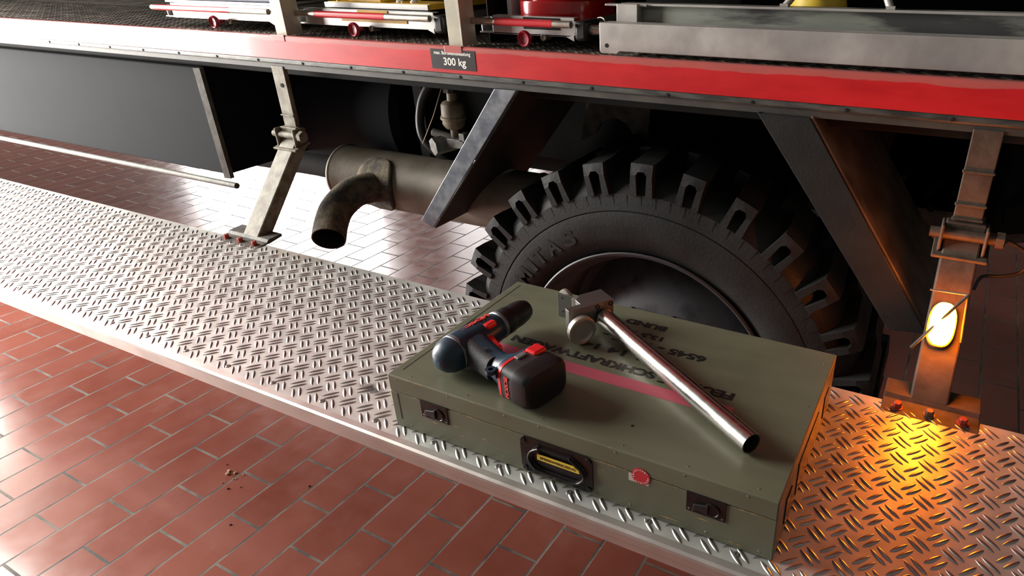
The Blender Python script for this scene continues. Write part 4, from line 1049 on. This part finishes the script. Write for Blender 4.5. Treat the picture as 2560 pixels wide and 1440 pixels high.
kn = obj('round_knob', b, M['tool_knob'], tool); kn['label'] = 'pale turned aluminium knob'
b = MB(); b.box((-0.5000, 0.2860, CT + 0.0215), (0.0440, 0.0030, 0.0430))
pl = obj('slotted_plate', b, M['tool_alu'], tool, 0.0005)
for (x, z) in ((-0.5125, 0.0360), (-0.5125, 0.0110)):
    b = MB(); b.cyl((x, 0.2843, CT + z), (x, 0.2847, CT + z), 0.0018, 12); obj('plate_hole', b, M['soot_black'], pl)
b = MB(); b.box((-0.4835, 0.2800, CT + 0.0370), (0.012, 0.009, 0.015)); b.box((-0.4770, 0.2780, CT + 0.0320), (0.009, 0.007, 0.012)); obj('sliding_claw', b, M['tool_knob'], tool, 0.0006)
b = MB(); b.lathe([(0, 0), (0.0130, 0), (0.0135, 0.001), (0.0135, 0.006), (0, 0.006)], (-0.5130, 0.2920, CT + 0.0330), (0.2, 1, 0), 32); obj('rear_knob', b, M['tool_knob'], tool)

# ------------------------------------------------------------------ crumbs of dried mud on the tiles
CR = [(606, 1194, 1), (623, 1201, 0), (603, 1209, 1), (598, 1163, 0), (613, 1228, 0), (618, 1226, 0), (610, 1258, 0), (637, 1252, 0), (645, 1199, 0), (593, 1245, 0), (616, 1390, 0), (791, 1234, 0)]
CRW = [(-1.7283, 0.3041, 0.0052, 0), (-1.7046, 0.3073, 0.0045, 0), (-1.7210, 0.2944, 0.0058, 0), (-1.7620, 0.3210, 0.0022, 1), (-1.6880, 0.2880, 0.0020, 0), (-1.6810, 0.2920, 0.0022, 0), (-1.6660, 0.2560, 0.0036, 1), (-1.6380, 0.2760, 0.0022, 1), (-1.6760, 0.3130, 0.0024, 0), (-1.7000, 0.2640, 0.0020, 1), (-1.5360, 0.1700, 0.0034, 1), (-1.4620, 0.3660, 0.0034, 1)]
CRL = ['pale mud crumb on the tiles, furthest of the three big ones', 'pale mud crumb on the tiles, right one of the three big ones', 'pale mud crumb on the tiles, nearest and biggest of the three',
       'tiny dark grain on the tiles left of the big mud crumbs', 'tiny pale speck on the tiles, left one of the pair before the big crumbs', 'tiny pale speck on the tiles, right one of the pair before the big crumbs',
       'dark chip on the tiles nearest the camera below the mud crumbs', 'tiny dark grain on the tiles right of the lone dark chip', 'tiny pale speck on the tiles beside the big mud crumbs, towards the platform',
       'tiny dark grain on the tiles below the two pale specks', 'dark chip on the tiles at the bottom of the photo', 'dark chip on a tile right of the mud crumbs, beside the joint']
for i, (x, y, r, dk) in enumerate(CRW):
    bm = bmesh.new(); bmesh.ops.create_icosphere(bm, subdivisions=2, radius=r)
    for v in bm.verts: v.co *= random.uniform(0.75, 1.15); v.co.z *= 0.7
    me = bpy.data.meshes.new('mud_crumb'); bm.to_mesh(me); bm.free()
    me.materials.append(M['crumb_dark' if dk else 'crumb'])
    o = bpy.data.objects.new('mud_crumb', me); COL.objects.link(o); o.location = (x, y, r * 0.55)
    tag(o, CRL[i], 'crumb', 'mud crumbs and grit on the tiles')
